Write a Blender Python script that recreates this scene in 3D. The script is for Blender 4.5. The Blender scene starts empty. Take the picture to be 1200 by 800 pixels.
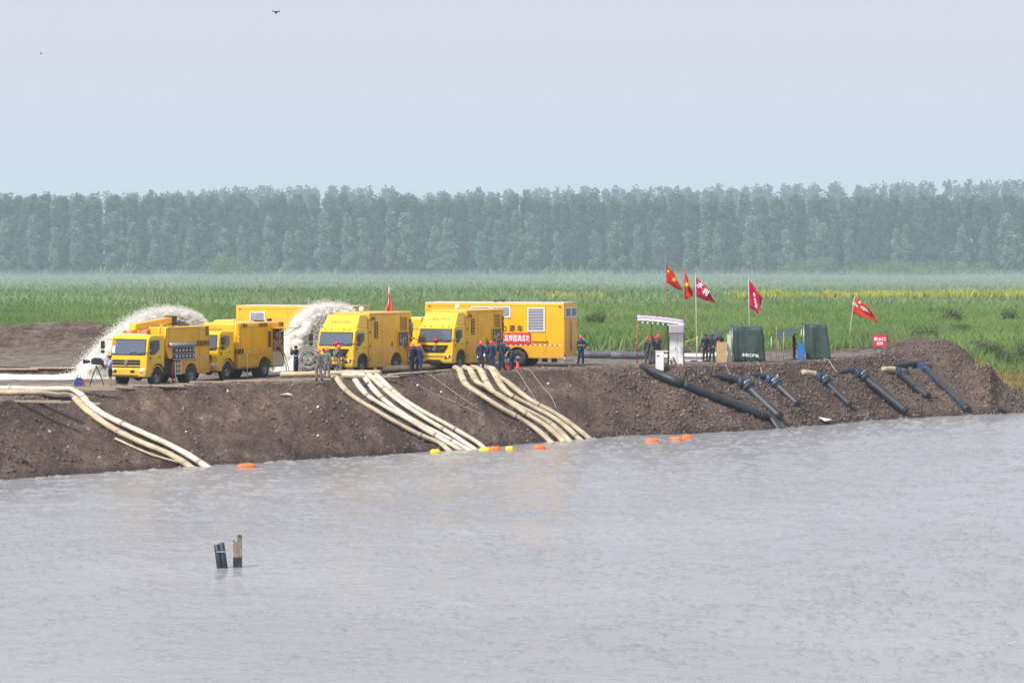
import bpy, bmesh, math, random
import numpy as np
from mathutils import Vector, Matrix
PI = math.pi
SC = bpy.context.scene
COL = SC.collection
# ------------------------------------------------------------------ camera
FPX = 4000.0; HC = 10.8; YH = 290.0          # focal length in photo pixels, eye height over the water, horizon row
TILT = math.atan((400 - YH) / FPX)
cd = bpy.data.cameras.new('camera'); cam = bpy.data.objects.new('camera', cd); COL.objects.link(cam)
cam.location = (0, 0, HC); cam.rotation_euler = (PI / 2 - TILT, 0, 0)
cd.sensor_width = 36; cd.lens = 36 * FPX / 1200; cd.clip_start = 0.5; cd.clip_end = 9000
SC.camera = cam
# ------------------------------------------------------------------ sky, sun, exposure
SUN_EL, SUN_AZ = 50, 222                      # sun behind the camera, a little to the left
w = bpy.data.worlds.new('World'); SC.world = w; w.use_nodes = True
nt = w.node_tree; bg = nt.nodes['Background']
sky = nt.nodes.new('ShaderNodeTexSky'); sky.sky_type = 'NISHITA'; sky.sun_disc = False
sky.sun_elevation = math.radians(SUN_EL); sky.sun_rotation = math.radians(SUN_AZ)
sky.dust_density = 5.0; sky.air_density = 1.0; sky.ozone_density = 1.0
mixw = nt.nodes.new('ShaderNodeMix'); mixw.data_type = 'RGBA'; mixw.inputs[0].default_value = 0.9
mixw.inputs[7].default_value = (6.1, 6.4, 7.25, 1)          # even high overcast veil over the clear sky
nt.links.new(sky.outputs[0], mixw.inputs[6]); nt.links.new(mixw.outputs[2], bg.inputs[0])
bg.inputs[1].default_value = 0.10
sd = bpy.data.lights.new('sun', 'SUN'); sd.energy = 4.2; sd.angle = math.radians(6); sd.color = (1, .96, .9)
so = bpy.data.objects.new('sun', sd); COL.objects.link(so)
_az = math.radians(SUN_AZ); _el = math.radians(SUN_EL)
_dir = Vector((math.sin(_az) * math.cos(_el), math.cos(_az) * math.cos(_el), math.sin(_el)))   # towards the sun
so.rotation_euler = _dir.to_track_quat('Z', 'Y').to_euler(); so.location = _dir * 60
SC.view_settings.view_transform = 'Standard'; SC.view_settings.look = 'None'
SC.view_settings.exposure = 0.25; SC.view_settings.gamma = 1
SC.cycles.use_denoising = True
SC.cycles.max_bounces = 6; SC.cycles.volume_bounces = 1; SC.cycles.transparent_max_bounces = 8
rnd = random.Random(7)
# ------------------------------------------------------------------ helpers
def ray(px, py):
    u = (px - 600) / FPX; v = (400 - py) / FPX
    c, s = math.cos(TILT), math.sin(TILT)
    return Vector((u, c + v * s, -s + v * c))
def P(px, py, z):
    d = ray(px, py); return Vector((0, 0, HC)) + d * ((z - HC) / d.z)
def PD(px, py, D):
    d = ray(px, py); return Vector((0, 0, HC)) + d * (D / d.y)
def tag(o, label=None, cat=None, group=None, kind=None):
    if label: o['label'] = label
    if cat: o['category'] = cat
    if group: o['group'] = group
    if kind: o['kind'] = kind
    return o
def empty(name, loc=(0, 0, 0), rz=0.0):
    o = bpy.data.objects.new(name, None); COL.objects.link(o); o.location = loc; o.rotation_euler = (0, 0, rz)
    o.empty_display_size = .2
    return o
def copy_tree(o, parent=None):
    c = o.copy(); COL.objects.link(c); c.parent = parent
    for ch in o.children: copy_tree(ch, c)
    return c
class MB:
    def __init__(s): s.v = []; s.f = []; s.m = []; s.sm = []
    def add(s, v, f, mi=0, smooth=False):
        n = len(s.v); s.v += [tuple(p) for p in v]
        s.f += [tuple(i + n for i in q) for q in f]; s.m += [mi] * len(f); s.sm += [smooth] * len(f)
        return s
    def box(s, c, d, mi=0, M=None):
        x, y, z = d[0] / 2, d[1] / 2, d[2] / 2
        v = [Vector((a * x, b * y, e * z)) for a in (-1, 1) for b in (-1, 1) for e in (-1, 1)]
        if M is not None: v = [M @ p for p in v]
        v = [p + Vector(c) for p in v]
        return s.add(v, [(0, 1, 3, 2), (4, 6, 7, 5), (0, 4, 5, 1), (2, 3, 7, 6), (0, 2, 6, 4), (1, 5, 7, 3)], mi)
    def span(s, a, b, mi=0):
        return s.box([(a[i] + b[i]) / 2 for i in range(3)], [abs(b[i] - a[i]) for i in range(3)], mi)
    def prism(s, prof, y0, y1, mi=0, inset=0.0, edge=0.0):
        """profile of (x,z) points extruded along y, with an optional chamfer towards both ends"""
        n = len(prof); cx = sum(p[0] for p in prof) / n; cz = sum(p[1] for p in prof) / n
        rings = []
        sg = 1 if y1 > y0 else -1
        if edge > 0:
            def shr(k): return [(cx + (p[0] - cx) * k, cz + (p[1] - cz) * k) for p in prof]
            hw = max(max(abs(p[0] - cx) for p in prof), max(abs(p[1] - cz) for p in prof)); k = 1 - edge / hw
            rings = [(shr(k), y0), (prof, y0 + sg * edge), (prof, y1 - sg * edge), (shr(k), y1)]
        else: rings = [(prof, y0), (prof, y1)]
        v = []
        for pr, y in rings: v += [(p[0], y, p[1]) for p in pr]
        f = []
        for r in range(len(rings) - 1):
            for i in range(n):
                j = (i + 1) % n; f.append((r * n + i, r * n + j, (r + 1) * n + j, (r + 1) * n + i))
        f.append(tuple(range(n))[::-1]); f.append(tuple((len(rings) - 1) * n + i for i in range(n)))
        return s.add(v, f, mi)
    def slab(s, pts, t, mi=0):
        """planar polygon given thickness t along its normal"""
        p = [Vector(q) for q in pts]; nn = (p[1] - p[0]).cross(p[2] - p[0]).normalized() * t; n = len(p)
        v = p + [q + nn for q in p]
        f = [tuple(range(n))[::-1], tuple(range(n, 2 * n))] + [(i, (i + 1) % n, n + (i + 1) % n, n + i) for i in range(n)]
        return s.add(v, f, mi)
    def tube(s, pts, r, seg=8, mi=0, cap=True, smooth=True, squash=1.0):
        pts = [Vector(p) for p in pts]; n = len(pts); rr = r if isinstance(r, (list, tuple)) else [r] * n
        v = []; prev = None
        for i, p in enumerate(pts):
            d = (pts[min(i + 1, n - 1)] - pts[max(i - 1, 0)]).normalized()
            ref = Vector((0, 0, 1)) if abs(d.z) < .95 else Vector((1, 0, 0))
            a = d.cross(ref).normalized(); b = a.cross(d).normalized()
            for k in range(seg):
                t = 2 * PI * k / seg
                v.append(p + a * math.cos(t) * rr[i] + b * math.sin(t) * rr[i] * squash)
        f = [(i * seg + k, i * seg + (k + 1) % seg, (i + 1) * seg + (k + 1) % seg, (i + 1) * seg + k) for i in range(n - 1) for k in range(seg)]
        s.add(v, f, mi, smooth)
        if cap:
            m = len(s.v) - len(v)
            s.f += [tuple(m + k for k in range(seg))[::-1], tuple(m + (n - 1) * seg + k for k in range(seg))]
            s.m += [mi, mi]; s.sm += [False, False]
        return s
    def lathe(s, prof, axis='y', c=(0, 0, 0), seg=20, mi=0, smooth=True):
        """profile of (radius, along) points turned about an axis"""
        v = []; n = len(prof)
        for k in range(seg):
            t = 2 * PI * k / seg
            for r, a in prof:
                q = {'y': (r * math.cos(t), a, r * math.sin(t)), 'z': (r * math.cos(t), r * math.sin(t), a), 'x': (a, r * math.cos(t), r * math.sin(t))}[axis]
                v.append((q[0] + c[0], q[1] + c[1], q[2] + c[2]))
        f = [(k * n + i, k * n + i + 1, ((k + 1) % seg) * n + i + 1, ((k + 1) % seg) * n + i) for k in range(seg) for i in range(n - 1)]
        return s.add(v, f, mi, smooth)
    def mesh(s, name, mats):
        me = bpy.data.meshes.new(name); me.from_pydata(s.v, [], s.f)
        for m in (mats if isinstance(mats, (list, tuple)) else [mats]): me.materials.append(m)
        me.polygons.foreach_set('material_index', s.m); me.polygons.foreach_set('use_smooth', s.sm)
        bm = bmesh.new(); bm.from_mesh(me); bmesh.ops.recalc_face_normals(bm, faces=bm.faces); bm.to_mesh(me); bm.free()
        me.update(); return me
    def build(s, name, mats, parent=None, loc=None):
        o = bpy.data.objects.new(name, s.mesh(name, mats)); COL.objects.link(o); o.parent = parent
        if loc is not None: o.location = loc
        return o
def bevel(o, wd=.03, seg=2):
    m = o.modifiers.new('bevel', 'BEVEL'); m.width = wd; m.segments = seg; m.limit_method = 'ANGLE'; m.angle_limit = math.radians(35)
    return o
def np_mesh(name, V, F, mat, smooth=False):
    """V (n,3), F (m,k) numpy"""
    me = bpy.data.meshes.new(name); V = np.asarray(V, np.float32); F = np.asarray(F, np.int32); k = F.shape[1]
    me.vertices.add(len(V)); me.vertices.foreach_set('co', V.ravel())
    me.loops.add(F.size); me.loops.foreach_set('vertex_index', F.ravel())
    me.polygons.add(len(F)); me.polygons.foreach_set('loop_start', np.arange(0, F.size, k, dtype=np.int32))
    if smooth: me.polygons.foreach_set('use_smooth', np.ones(len(F), bool))
    for m in (mat if isinstance(mat, (list, tuple)) else [mat]): me.materials.append(m)
    me.update(calc_edges=True); return me
def obj(name, me, parent=None):
    o = bpy.data.objects.new(name, me); COL.objects.link(o); o.parent = parent; return o
# numpy value noise
def _h(ix, iy, seed):
    n = (ix.astype(np.int64) * 374761393 + iy.astype(np.int64) * 668265263 + seed * 974711) & 0xffffffff
    n = ((n ^ (n >> 13)) * 1274126177) & 0xffffffff
    return ((n ^ (n >> 16)) & 0xffff) / 65535.0
def vnoise(x, y, seed=0):
    x = np.asarray(x, float); y = np.asarray(y, float)
    ix = np.floor(x); iy = np.floor(y); fx = x - ix; fy = y - iy
    fx = fx * fx * (3 - 2 * fx); fy = fy * fy * (3 - 2 * fy)
    a = _h(ix, iy, seed); b = _h(ix + 1, iy, seed); c = _h(ix, iy + 1, seed); d = _h(ix + 1, iy + 1, seed)
    return (a * (1 - fx) + b * fx) * (1 - fy) + (c * (1 - fx) + d * fx) * fy * 1.0
def fbm(x, y, sc=1.0, oc=4, seed=0):
    t = 0; a = .5; n = 0
    for i in range(oc):
        t = t + a * vnoise(x / sc, y / sc, seed + i * 17); n += a; a *= .5; sc /= 2.03
    return t / n - .5
# ------------------------------------------------------------------ materials
def mat(name, col, rough=.6, metal=0.0, var=0.0, vscale=3.0, bump=0.0, bscale=20.0, col2=None, spec=None, coat=0.0, trans=0.0, detail=6, stretch=None, emit=None):
    m = bpy.data.materials.new(name); m.use_nodes = True; n = m.node_tree.nodes; L = m.node_tree.links
    b = n['Principled BSDF']; b.inputs['Base Color'].default_value = (*col, 1); b.inputs['Roughness'].default_value = rough
    b.inputs['Metallic'].default_value = metal
    if spec is not None: b.inputs['Specular IOR Level'].default_value = spec
    if coat: b.inputs['Coat Weight'].default_value = coat; b.inputs['Coat Roughness'].default_value = .12
    tc = n.new('ShaderNodeTexCoord'); src = tc.outputs['Object']
    if stretch:
        mp = n.new('ShaderNodeMapping'); mp.inputs['Scale'].default_value = stretch; L.new(src, mp.inputs[0]); src = mp.outputs[0]
    if col2 is not None or var:
        nz = n.new('ShaderNodeTexNoise'); nz.inputs['Scale'].default_value = vscale; nz.inputs['Detail'].default_value = detail
        nz.inputs['Roughness'].default_value = .65; L.new(src, nz.inputs['Vector'])
        r = n.new('ShaderNodeValToRGB'); r.color_ramp.elements[0].position = .3; r.color_ramp.elements[1].position = .7
        c2 = col2 if col2 is not None else tuple(c * (1 - var) for c in col)
        c1 = col if col2 is not None else tuple(min(1, c * (1 + var * .6)) for c in col)
        r.color_ramp.elements[0].color = (*c2, 1); r.color_ramp.elements[1].color = (*c1, 1)
        L.new(nz.outputs[0], r.inputs[0]); L.new(r.outputs[0], b.inputs['Base Color'])
    if bump:
        nb = n.new('ShaderNodeTexNoise'); nb.inputs['Scale'].default_value = bscale; nb.inputs['Detail'].default_value = 5
        L.new(src, nb.inputs['Vector']); bp = n.new('ShaderNodeBump'); bp.inputs['Strength'].default_value = bump
        bp.inputs['Distance'].default_value = .05; L.new(nb.outputs[0], bp.inputs['Height']); L.new(bp.outputs[0], b.inputs['Normal'])
    if trans: b.inputs['Subsurface Weight'].default_value = 0; add_trans(m, trans)
    return m
def add_trans(m, k):
    n = m.node_tree.nodes; L = m.node_tree.links; b = n['Principled BSDF']; out = n['Material Output']
    t = n.new('ShaderNodeBsdfTranslucent'); mx = n.new('ShaderNodeMixShader'); mx.inputs[0].default_value = k
    if b.inputs['Base Color'].links: L.new(b.inputs['Base Color'].links[0].from_socket, t.inputs[0])
    else: t.inputs[0].default_value = b.inputs['Base Color'].default_value
    L.new(b.outputs[0], mx.inputs[1]); L.new(t.outputs[0], mx.inputs[2]); L.new(mx.outputs[0], out.inputs['Surface'])
def leaf_mat(name, c1, c2, k=.35, scale=.25, objvar=True):
    """foliage colour varied by clump position and from plant to plant"""
    m = bpy.data.materials.new(name); m.use_nodes = True; n = m.node_tree.nodes; L = m.node_tree.links
    b = n['Principled BSDF']; b.inputs['Roughness'].default_value = .6; b.inputs['Specular IOR Level'].default_value = .25
    g = n.new('ShaderNodeNewGeometry'); nz = n.new('ShaderNodeTexNoise'); nz.inputs['Scale'].default_value = scale; nz.inputs['Detail'].default_value = 4
    L.new(g.outputs['Position'], nz.inputs['Vector'])
    ri = n.new('ShaderNodeObjectInfo'); ad = n.new('ShaderNodeMath'); ad.operation = 'MULTIPLY_ADD'; ad.inputs[1].default_value = .3 if objvar else 0
    L.new(ri.outputs['Random'], ad.inputs[0]); L.new(nz.outputs[0], ad.inputs[2])
    ad2 = n.new('ShaderNodeMath'); ad2.operation = 'MULTIPLY_ADD'; ad2.inputs[1].default_value = .25
    L.new(g.outputs['Random Per Island'], ad2.inputs[0]); L.new(ad.outputs[0], ad2.inputs[2])
    r = n.new('ShaderNodeValToRGB'); r.color_ramp.elements[0].position = .45; r.color_ramp.elements[1].position = .95
    r.color_ramp.elements[0].color = (*c1, 1); r.color_ramp.elements[1].color = (*c2, 1)
    L.new(ad2.outputs[0], r.inputs[0]); L.new(r.outputs[0], b.inputs['Base Color']); add_trans(m, k); return m
M = {}
M['yellow'] = mat('yellow paint', (.84, .45, .008), .38, var=.10, vscale=1.3, coat=.35)
M['yellow2'] = mat('weathered yellow paint', (.80, .42, .009), .42, var=.14, vscale=1.1, coat=.15)
M['yellow3'] = mat('bright yellow cab paint', (.86, .54, .009), .34, var=.07, vscale=1.6, coat=.45)
M['black'] = mat('black plastic', (.022, .023, .027), .45, var=.3, vscale=6)
M['rubber'] = mat('tyre rubber', (.045, .045, .047), .85, var=.35, vscale=8, bump=.3, bscale=60)
M['rim'] = mat('wheel rim', (.26, .27, .29), .5, .4, var=.25, vscale=6)
M['chassis'] = mat('dirty chassis', (.05, .048, .05), .8, var=.4, vscale=5)
M['steel'] = mat('galvanised steel', (.42, .45, .48), .4, .7, var=.2, vscale=8)
M['chrome'] = mat('chrome', (.7, .72, .75), .18, .95)
M['glass'] = mat('tinted glass', (.085, .11, .15), .07, spec=.9, coat=.6)
M['white'] = mat('white paint', (.78, .78, .78), .5, var=.08, vscale=3)
M['offwhite'] = mat('off white painted steel', (.62, .62, .57), .55, var=.12, vscale=2)
M['red'] = mat('red cloth', (.62, .015, .03), .7, var=.15, vscale=5)
M['orangelamp'] = mat('orange lamp lens', (.85, .2, .02), .25)
M['lens'] = mat('headlight lens', (.6, .62, .66), .12, spec=.8, coat=.5)
M['darkred'] = mat('red lens', (.5, .02, .02), .3)
M['interior'] = mat('dark machinery', (.12, .12, .125), .6, .2, var=.6, vscale=9)
M['ink'] = mat('black lettering', (.03, .025, .02), .6)
M['inkbrown'] = mat('dark brown lettering', (.16, .07, .02), .6)
M['inkwhite'] = mat('white lettering', (.85, .83, .84), .6)
M['slat'] = mat('grey louvre slats', (.27, .29, .34), .5)

def grime(m, lo=.35, hi=1.7):
    """road dirt splashed over the lower body, streaked"""
    n = m.node_tree.nodes; L = m.node_tree.links; b = n['Principled BSDF']; tc = n.new('ShaderNodeTexCoord'); sp = n.new('ShaderNodeSeparateXYZ'); L.new(tc.outputs['Object'], sp.inputs[0])
    mr = n.new('ShaderNodeMapRange'); mr.inputs['From Min'].default_value = hi; mr.inputs['From Max'].default_value = lo; L.new(sp.outputs['Z'], mr.inputs[0])
    mp = n.new('ShaderNodeMapping'); mp.inputs['Scale'].default_value = (2.2, 2.2, .8); L.new(tc.outputs['Object'], mp.inputs[0]); z = n.new('ShaderNodeTexNoise'); z.inputs['Scale'].default_value = 2.4; z.inputs['Detail'].default_value = 7; z.inputs['Roughness'].default_value = .7; L.new(mp.outputs[0], z.inputs['Vector'])
    mu = n.new('ShaderNodeMath'); mu.operation = 'MULTIPLY'; L.new(mr.outputs[0], mu.inputs[0]); L.new(z.outputs[0], mu.inputs[1]); m2 = n.new('ShaderNodeMath'); m2.operation = 'MULTIPLY'; m2.inputs[1].default_value = .85; m2.use_clamp = True; L.new(mu.outputs[0], m2.inputs[0])
    mx = n.new('ShaderNodeMix'); mx.data_type = 'RGBA'; L.new(m2.outputs[0], mx.inputs[0]); L.new(b.inputs['Base Color'].links[0].from_socket, mx.inputs[6]); mx.inputs[7].default_value = (.20, .14, .08, 1); L.new(mx.outputs[2], b.inputs['Base Color'])
for k in ('yellow', 'yellow2', 'yellow3'): grime(M[k])
# ------------------------------------------------------------------ terrain: one height function for bank, dike top, basins, mounds
_U = np.array([-2500, -900, -200, 0, 100, 200, 300, 378, 440, 500, 560, 620, 700, 760, 800, 900, 1000, 1060, 1100, 1130, 1160, 1200, 1300, 1700, 3700], float)
_YE = np.array([500, 490, 480, 470, 457.5, 453, 449.5, 447, 442, 438.5, 436.5, 434, 431.5, 430, 430, 427, 421, 413, 409, 410, 424, 462, 466, 466, 466], float)
_YS = np.array([640, 620, 578, 562, 554.5, 548, 541.5, 537, 534, 529, 525, 519, 513, 509, 508, 503, 494, 490, 487.5, 486, 485, 484, 482, 478, 470], float)
_ZE = np.array([3.2, 3.2, 3.25, 3.3, 3.38, 3.42, 3.5, 3.62, 3.68, 3.7, 3.68, 3.65, 3.65, 3.65, 3.65, 3.55, 3.6, 3.75, 3.9, 3.85, 3.3, 0.9, 0.8, 0.8, 0.8], float)
def _dist(y, z):                                  # pixel row and height -> distance
    d = [(HC - zz) / -ray(600, yy).z * ray(600, yy).y for yy, zz in zip(y, z)]
    return np.array(d)
_DE = _dist(_YE, _ZE); _DS = _dist(_YS, np.zeros(len(_U)))
def uof(X, Y): return 600 + FPX * X / np.maximum(Y, 1) / math.cos(TILT)
def sstep(a, b, x):
    t = np.clip((x - a) / (b - a), 0, 1); return t * t * (3 - 2 * t)
def H(X, Y, rough=True):
    X = np.asarray(X, float); Y = np.asarray(Y, float); u = uof(X, Y)
    ds = np.interp(u, _U, _DS); de = np.interp(u, _U, _DE); ze = np.interp(u, _U, _ZE)
    if rough:
        ds = ds + fbm(X, Y * .2, 5, 4, 3) * 1.1 + fbm(X, Y * .2, 1.3, 2, 31) * .3
        de = de + fbm(X, Y * .2, 7, 3, 9) * (.25 + .6 * sstep(700, 800, u))
    run = np.maximum(de - ds, 2.0)
    t = (Y - ds) / run
    sl = np.where(t < 0, t * ze * 1.0, ze * (1 - (1 - np.clip(t, 0, 1)) ** 1.12))
    z = np.where(t < 1, sl, ze)
    z = np.maximum(z, -3)
    onslope = sstep(-.3, .1, t) * (1 - sstep(.93, 1.03, t))
    # flats behind the edge
    zf = 3.4 - .2 * sstep(215, 240, Y)
    back = sstep(12, 26, Y - de); z = np.where(t >= 1, ze * (1 - back) + zf * back, z)
    z = z - np.where(t >= 1, sstep(1120, 1190, u) * (1 - sstep(20, 40, Y - de)) * np.maximum(z - 1.6, 0) * .0, 0)
    # low wet meadow to the right of the end mound
    lowm = sstep(1105, 1190, u) * sstep(222, 232, Y); z = z * (1 - lowm) + (1.0 + sstep(235, 300, Y) * 1.7) * lowm
    # end mound right
    z = z + .42 * np.exp(-(((u - 1085) / 55) ** 2 + ((Y - 241) / 7.5) ** 2)) + .12 * np.exp(-(((u - 1010) / 60) ** 2 + ((Y - 243) / 7) ** 2))
    # mound beyond the left basin
    mm = np.exp(-((Y - 236) / 7.5) ** 2) * (1 - sstep(90, 330, u)) * sstep(-2600, -300, u)
    z = z + 2.35 * mm
    # ridge beyond the right basin
    z = z + .42 * np.exp(-((Y - 257) / 3.4) ** 2) * sstep(560, 660, u) * (1 - sstep(1000, 1100, u))
    if rough:
        r1 = fbm(X, Y, 2.2, 5, 21); r2 = fbm(X, Y, .7, 3, 5)
        rr = .16 + .62 * sstep(690, 790, u) * (1 - .2 * sstep(1190, 1230, u)) + .3 * (1 - sstep(20, 120, u)) * 1
        z = z + onslope * rr * (r1 * .85 + r2 * .42)
        # drag furrows running down the smoother left bank
        q = X * .93 + (Y) * .42
        z = z + onslope * (1 - sstep(640, 760, u)) * sstep(60, 160, u) * (fbm(q * 1.0, Y * .06 + 3, .6, 3, 77)) * .46
        flat = np.where(t >= 1, 1, 0) * (.10 + .5 * sstep(246, 252, Y) * (1 - sstep(259, 264, Y)) + .55 * mm + .9 * np.exp(-(((u - 1060) / 110) ** 2 + ((Y - 240) / 10) ** 2)))
        z = z + flat * (r1 * .9 + r2 * .4)
    # basins of churned water: left one behind the trucks, right one behind the shelters
    n0 = np.interp(u, [-2500, -300, 130, 300, 340, 420, 470], [190, 190.5, 192, 200, 203.5, 204.5, 206]); n1 = np.interp(u, [-2500, -300, 130, 250, 330, 420, 470], [212, 212, 213, 212, 211, 211, 206.5])
    b1 = sstep(0, 1.2, Y - n0) * (1 - sstep(-1.2, 0, Y - n1)) * (1 - sstep(440, 470, u))
    m0 = np.interp(u, [600, 640, 700, 850, 900], [243, 237, 234, 240, 246]); m1 = np.interp(u, [600, 640, 850, 900], [247, 252, 253, 248])
    b2 = sstep(0, 1.5, Y - m0) * (1 - sstep(-1.5, 0, Y - m1)) * sstep(610, 640, u) * (1 - sstep(840, 880, u))
    z = z - 1.6 * b1 - 1.6 * b2
    return z
def ground(X, Y): return float(H(np.array([X]), np.array([Y]))[0])
def hit(px, py, lo=150, hi=300, rough=False):
    """first point where the line of sight meets the terrain"""
    d = ray(px, py); Ds = np.linspace(lo, hi, 1500); Z = HC + d.z * Ds / d.y; G = np.maximum(H(d.x * Ds / d.y, Ds, rough), 0)
    k = np.argmax(Z <= G)
    if Z[k] > G[k]: k = len(Ds) - 1
    D = Ds[k]; X = d.x * D / d.y; return Vector((X, D, max(ground(X, D), 0.0) if not rough else float(G[k])))
def on_ground(px, D):
    X = (px - 600) / FPX * D * math.cos(TILT); return Vector((X, D, ground(X, D)))
# grid fanned out from the view, dense where the picture shows it
us = np.concatenate([np.linspace(-2500, -60, 30)[:-1], np.linspace(-60, 1260, 360), np.linspace(1260, 3700, 30)[1:]])
ys_ = np.concatenate([np.linspace(100, 154, 8)[:-1], np.linspace(154, 266, 400)])
UU, YY = np.meshgrid(us, ys_); XX = (UU - 600) / FPX * YY * math.cos(TILT)
ZZ = H(XX, YY)
nu, ny = len(us), len(ys_)
def gridF(nx, ny):
    i = np.arange(nx - 1)[None, :] + np.arange(ny - 1)[:, None] * nx
    return np.stack([i, i + 1, i + nx + 1, i + nx], -1).reshape(-1, 4)
# dirt: dark damp brown with paler dry crumbs; greyer gravel on the dike top
def soil_mat():
    m = bpy.data.materials.new('damp bank soil'); m.use_nodes = True; n = m.node_tree.nodes; L = m.node_tree.links; b = n['Principled BSDF']
    b.inputs['Roughness'].default_value = .92; b.inputs['Specular IOR Level'].default_value = .2
    g = n.new('ShaderNodeNewGeometry')
    def noise(sc, det=6, st=None, ro=.6):
        z = n.new('ShaderNodeTexNoise'); z.inputs['Scale'].default_value = sc; z.inputs['Detail'].default_value = det; z.inputs['Roughness'].default_value = ro
        if st:
            mp = n.new('ShaderNodeMapping'); mp.inputs['Scale'].default_value = st[0]; mp.inputs['Rotation'].default_value = (0, 0, st[1]); L.new(g.outputs['Position'], mp.inputs[0]); L.new(mp.outputs[0], z.inputs['Vector'])
        else: L.new(g.outputs['Position'], z.inputs['Vector'])
        return z
    def ramp(src, stops):
        r = n.new('ShaderNodeValToRGB'); e = r.color_ramp.elements
        e[0].position, e[0].color = stops[0][0], (*stops[0][1], 1); e[1].position, e[1].color = stops[-1][0], (*stops[-1][1], 1)
        for p, c in stops[1:-1]: q = e.new(p); q.color = (*c, 1)
        L.new(src, r.inputs[0]); return r
    base = ramp(noise(.45, 8).outputs[0], [(.3, (.066, .045, .038)), (.5, (.108, .077, .065)), (.72, (.175, .132, .108))])
    strk = ramp(noise(1.0, 5, ((2.6, .16, .3), .42), .6).outputs[0], [(.33, (.68, .66, .66)), (.5, (1, 1, 1)), (.68, (1.35, 1.32, 1.28))])
    big = ramp(noise(.11, 4).outputs[0], [(.35, (.74, .70, .70)), (.65, (1.22, 1.2, 1.16))])
    fine = ramp(noise(5.5, 6, ro=.75).outputs[0], [(.3, (.35, .35, .35)), (.5, (.85, .85, .85)), (.7, (1.75, 1.7, 1.6))])
    mu = n.new('ShaderNodeMix'); mu.data_type = 'RGBA'; mu.blend_type = 'MULTIPLY'; mu.inputs[0].default_value = 1
    L.new(base.outputs[0], mu.inputs[6]); L.new(fine.outputs[0], mu.inputs[7])
    for extra, k_ in ((strk, .7), (big, 1)):
        mm_ = n.new('ShaderNodeMix'); mm_.data_type = 'RGBA'; mm_.blend_type = 'MULTIPLY'; mm_.inputs[0].default_value = k_; L.new(mu.outputs[2], mm_.inputs[6]); L.new(extra.outputs[0], mm_.inputs[7]); mu = mm_
    # dike top: packed grey brown gravel, where the ground is level
    sep = n.new('ShaderNodeSeparateXYZ'); L.new(g.outputs['True Normal'], sep.inputs[0])
    pz = n.new('ShaderNodeSeparateXYZ'); L.new(g.outputs['Position'], pz.inputs[0])
    mr = n.new('ShaderNodeMapRange'); mr.inputs['From Min'].default_value = .965; mr.inputs['From Max'].default_value = .995; L.new(sep.outputs['Z'], mr.inputs[0])
    hz = n.new('ShaderNodeMapRange'); hz.inputs['From Min'].default_value = 2.9; hz.inputs['From Max'].default_value = 3.3; L.new(pz.outputs['Z'], hz.inputs[0])
    pr = n.new('ShaderNodeMath'); pr.operation = 'MULTIPLY'; L.new(mr.outputs[0], pr.inputs[0]); L.new(hz.outputs[0], pr.inputs[1])
    grav = ramp(noise(1.1, 8).outputs[0], [(.35, (.10, .078, .066)), (.65, (.24, .20, .17))])
    m2 = n.new('ShaderNodeMix'); m2.data_type = 'RGBA'; L.new(pr.outputs[0], m2.inputs[0]); L.new(mu.outputs[2], m2.inputs[6]); L.new(grav.outputs[0], m2.inputs[7])
    # wet band at the water line
    wt = n.new('ShaderNodeMapRange'); wt.inputs['From Min'].default_value = .05; wt.inputs['From Max'].default_value = .35; wt.inputs['To Min'].default_value = .62; L.new(pz.outputs['Z'], wt.inputs[0])
    m3 = n.new('ShaderNodeMix'); m3.data_type = 'RGBA'; m3.blend_type = 'MULTIPLY'; m3.inputs[0].default_value = 1
    cb = n.new('ShaderNodeCombineColor'); [L.new(wt.outputs[0], cb.inputs[i]) for i in range(3)]
    L.new(m2.outputs[2], m3.inputs[6]); L.new(cb.outputs[0], m3.inputs[7]); L.new(m3.outputs[2], b.inputs['Base Color'])
    bp = n.new('ShaderNodeBump'); bp.inputs['Strength'].default_value = .9; bp.inputs['Distance'].default_value = .16; L.new(noise(3.5, 9, ro=.72).outputs[0], bp.inputs['Height']); L.new(bp.outputs[0], b.inputs['Normal'])
    return m
M['soil'] = soil_mat()
dike = obj('earth_bank', np_mesh('earth_bank', np.stack([XX, YY, ZZ], -1).reshape(-1, 3), gridF(nu, ny), M['soil'], True)); tag(dike, kind='structure')
# open ground reaching the horizon
def meadow_h(X, Y):
    z = H(X, np.minimum(Y, 266.0) + 0 * X, False); k = sstep(266, 300, Y)
    return (z - .05 * (Y > 266)) * (1 - k) + (2.75 - .7 * sstep(300, 900, Y)) * k
yy2 = np.concatenate([np.linspace(265, 330, 14), np.linspace(345, 1100, 40), [1400, 2000, 3200, 5500]])
uu2 = np.linspace(-2600, 3800, 60); U2, Y2 = np.meshgrid(uu2, yy2); X2 = (U2 - 600) / FPX * Y2
Z2 = meadow_h(X2, Y2) + fbm(X2, Y2, 60, 3, 8) * .6 * sstep(300, 400, Y2)
Z2[0] -= .4
M['meadow'] = mat('meadow soil and sward', (.085, .125, .045), .9, col2=(.06, .075, .035), vscale=.08)
md = obj('meadow_ground', np_mesh('meadow_ground', np.stack([X2, Y2, Z2], -1).reshape(-1, 3), gridF(len(uu2), len(yy2)), M['meadow'], True)); tag(md, kind='structure')
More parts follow.
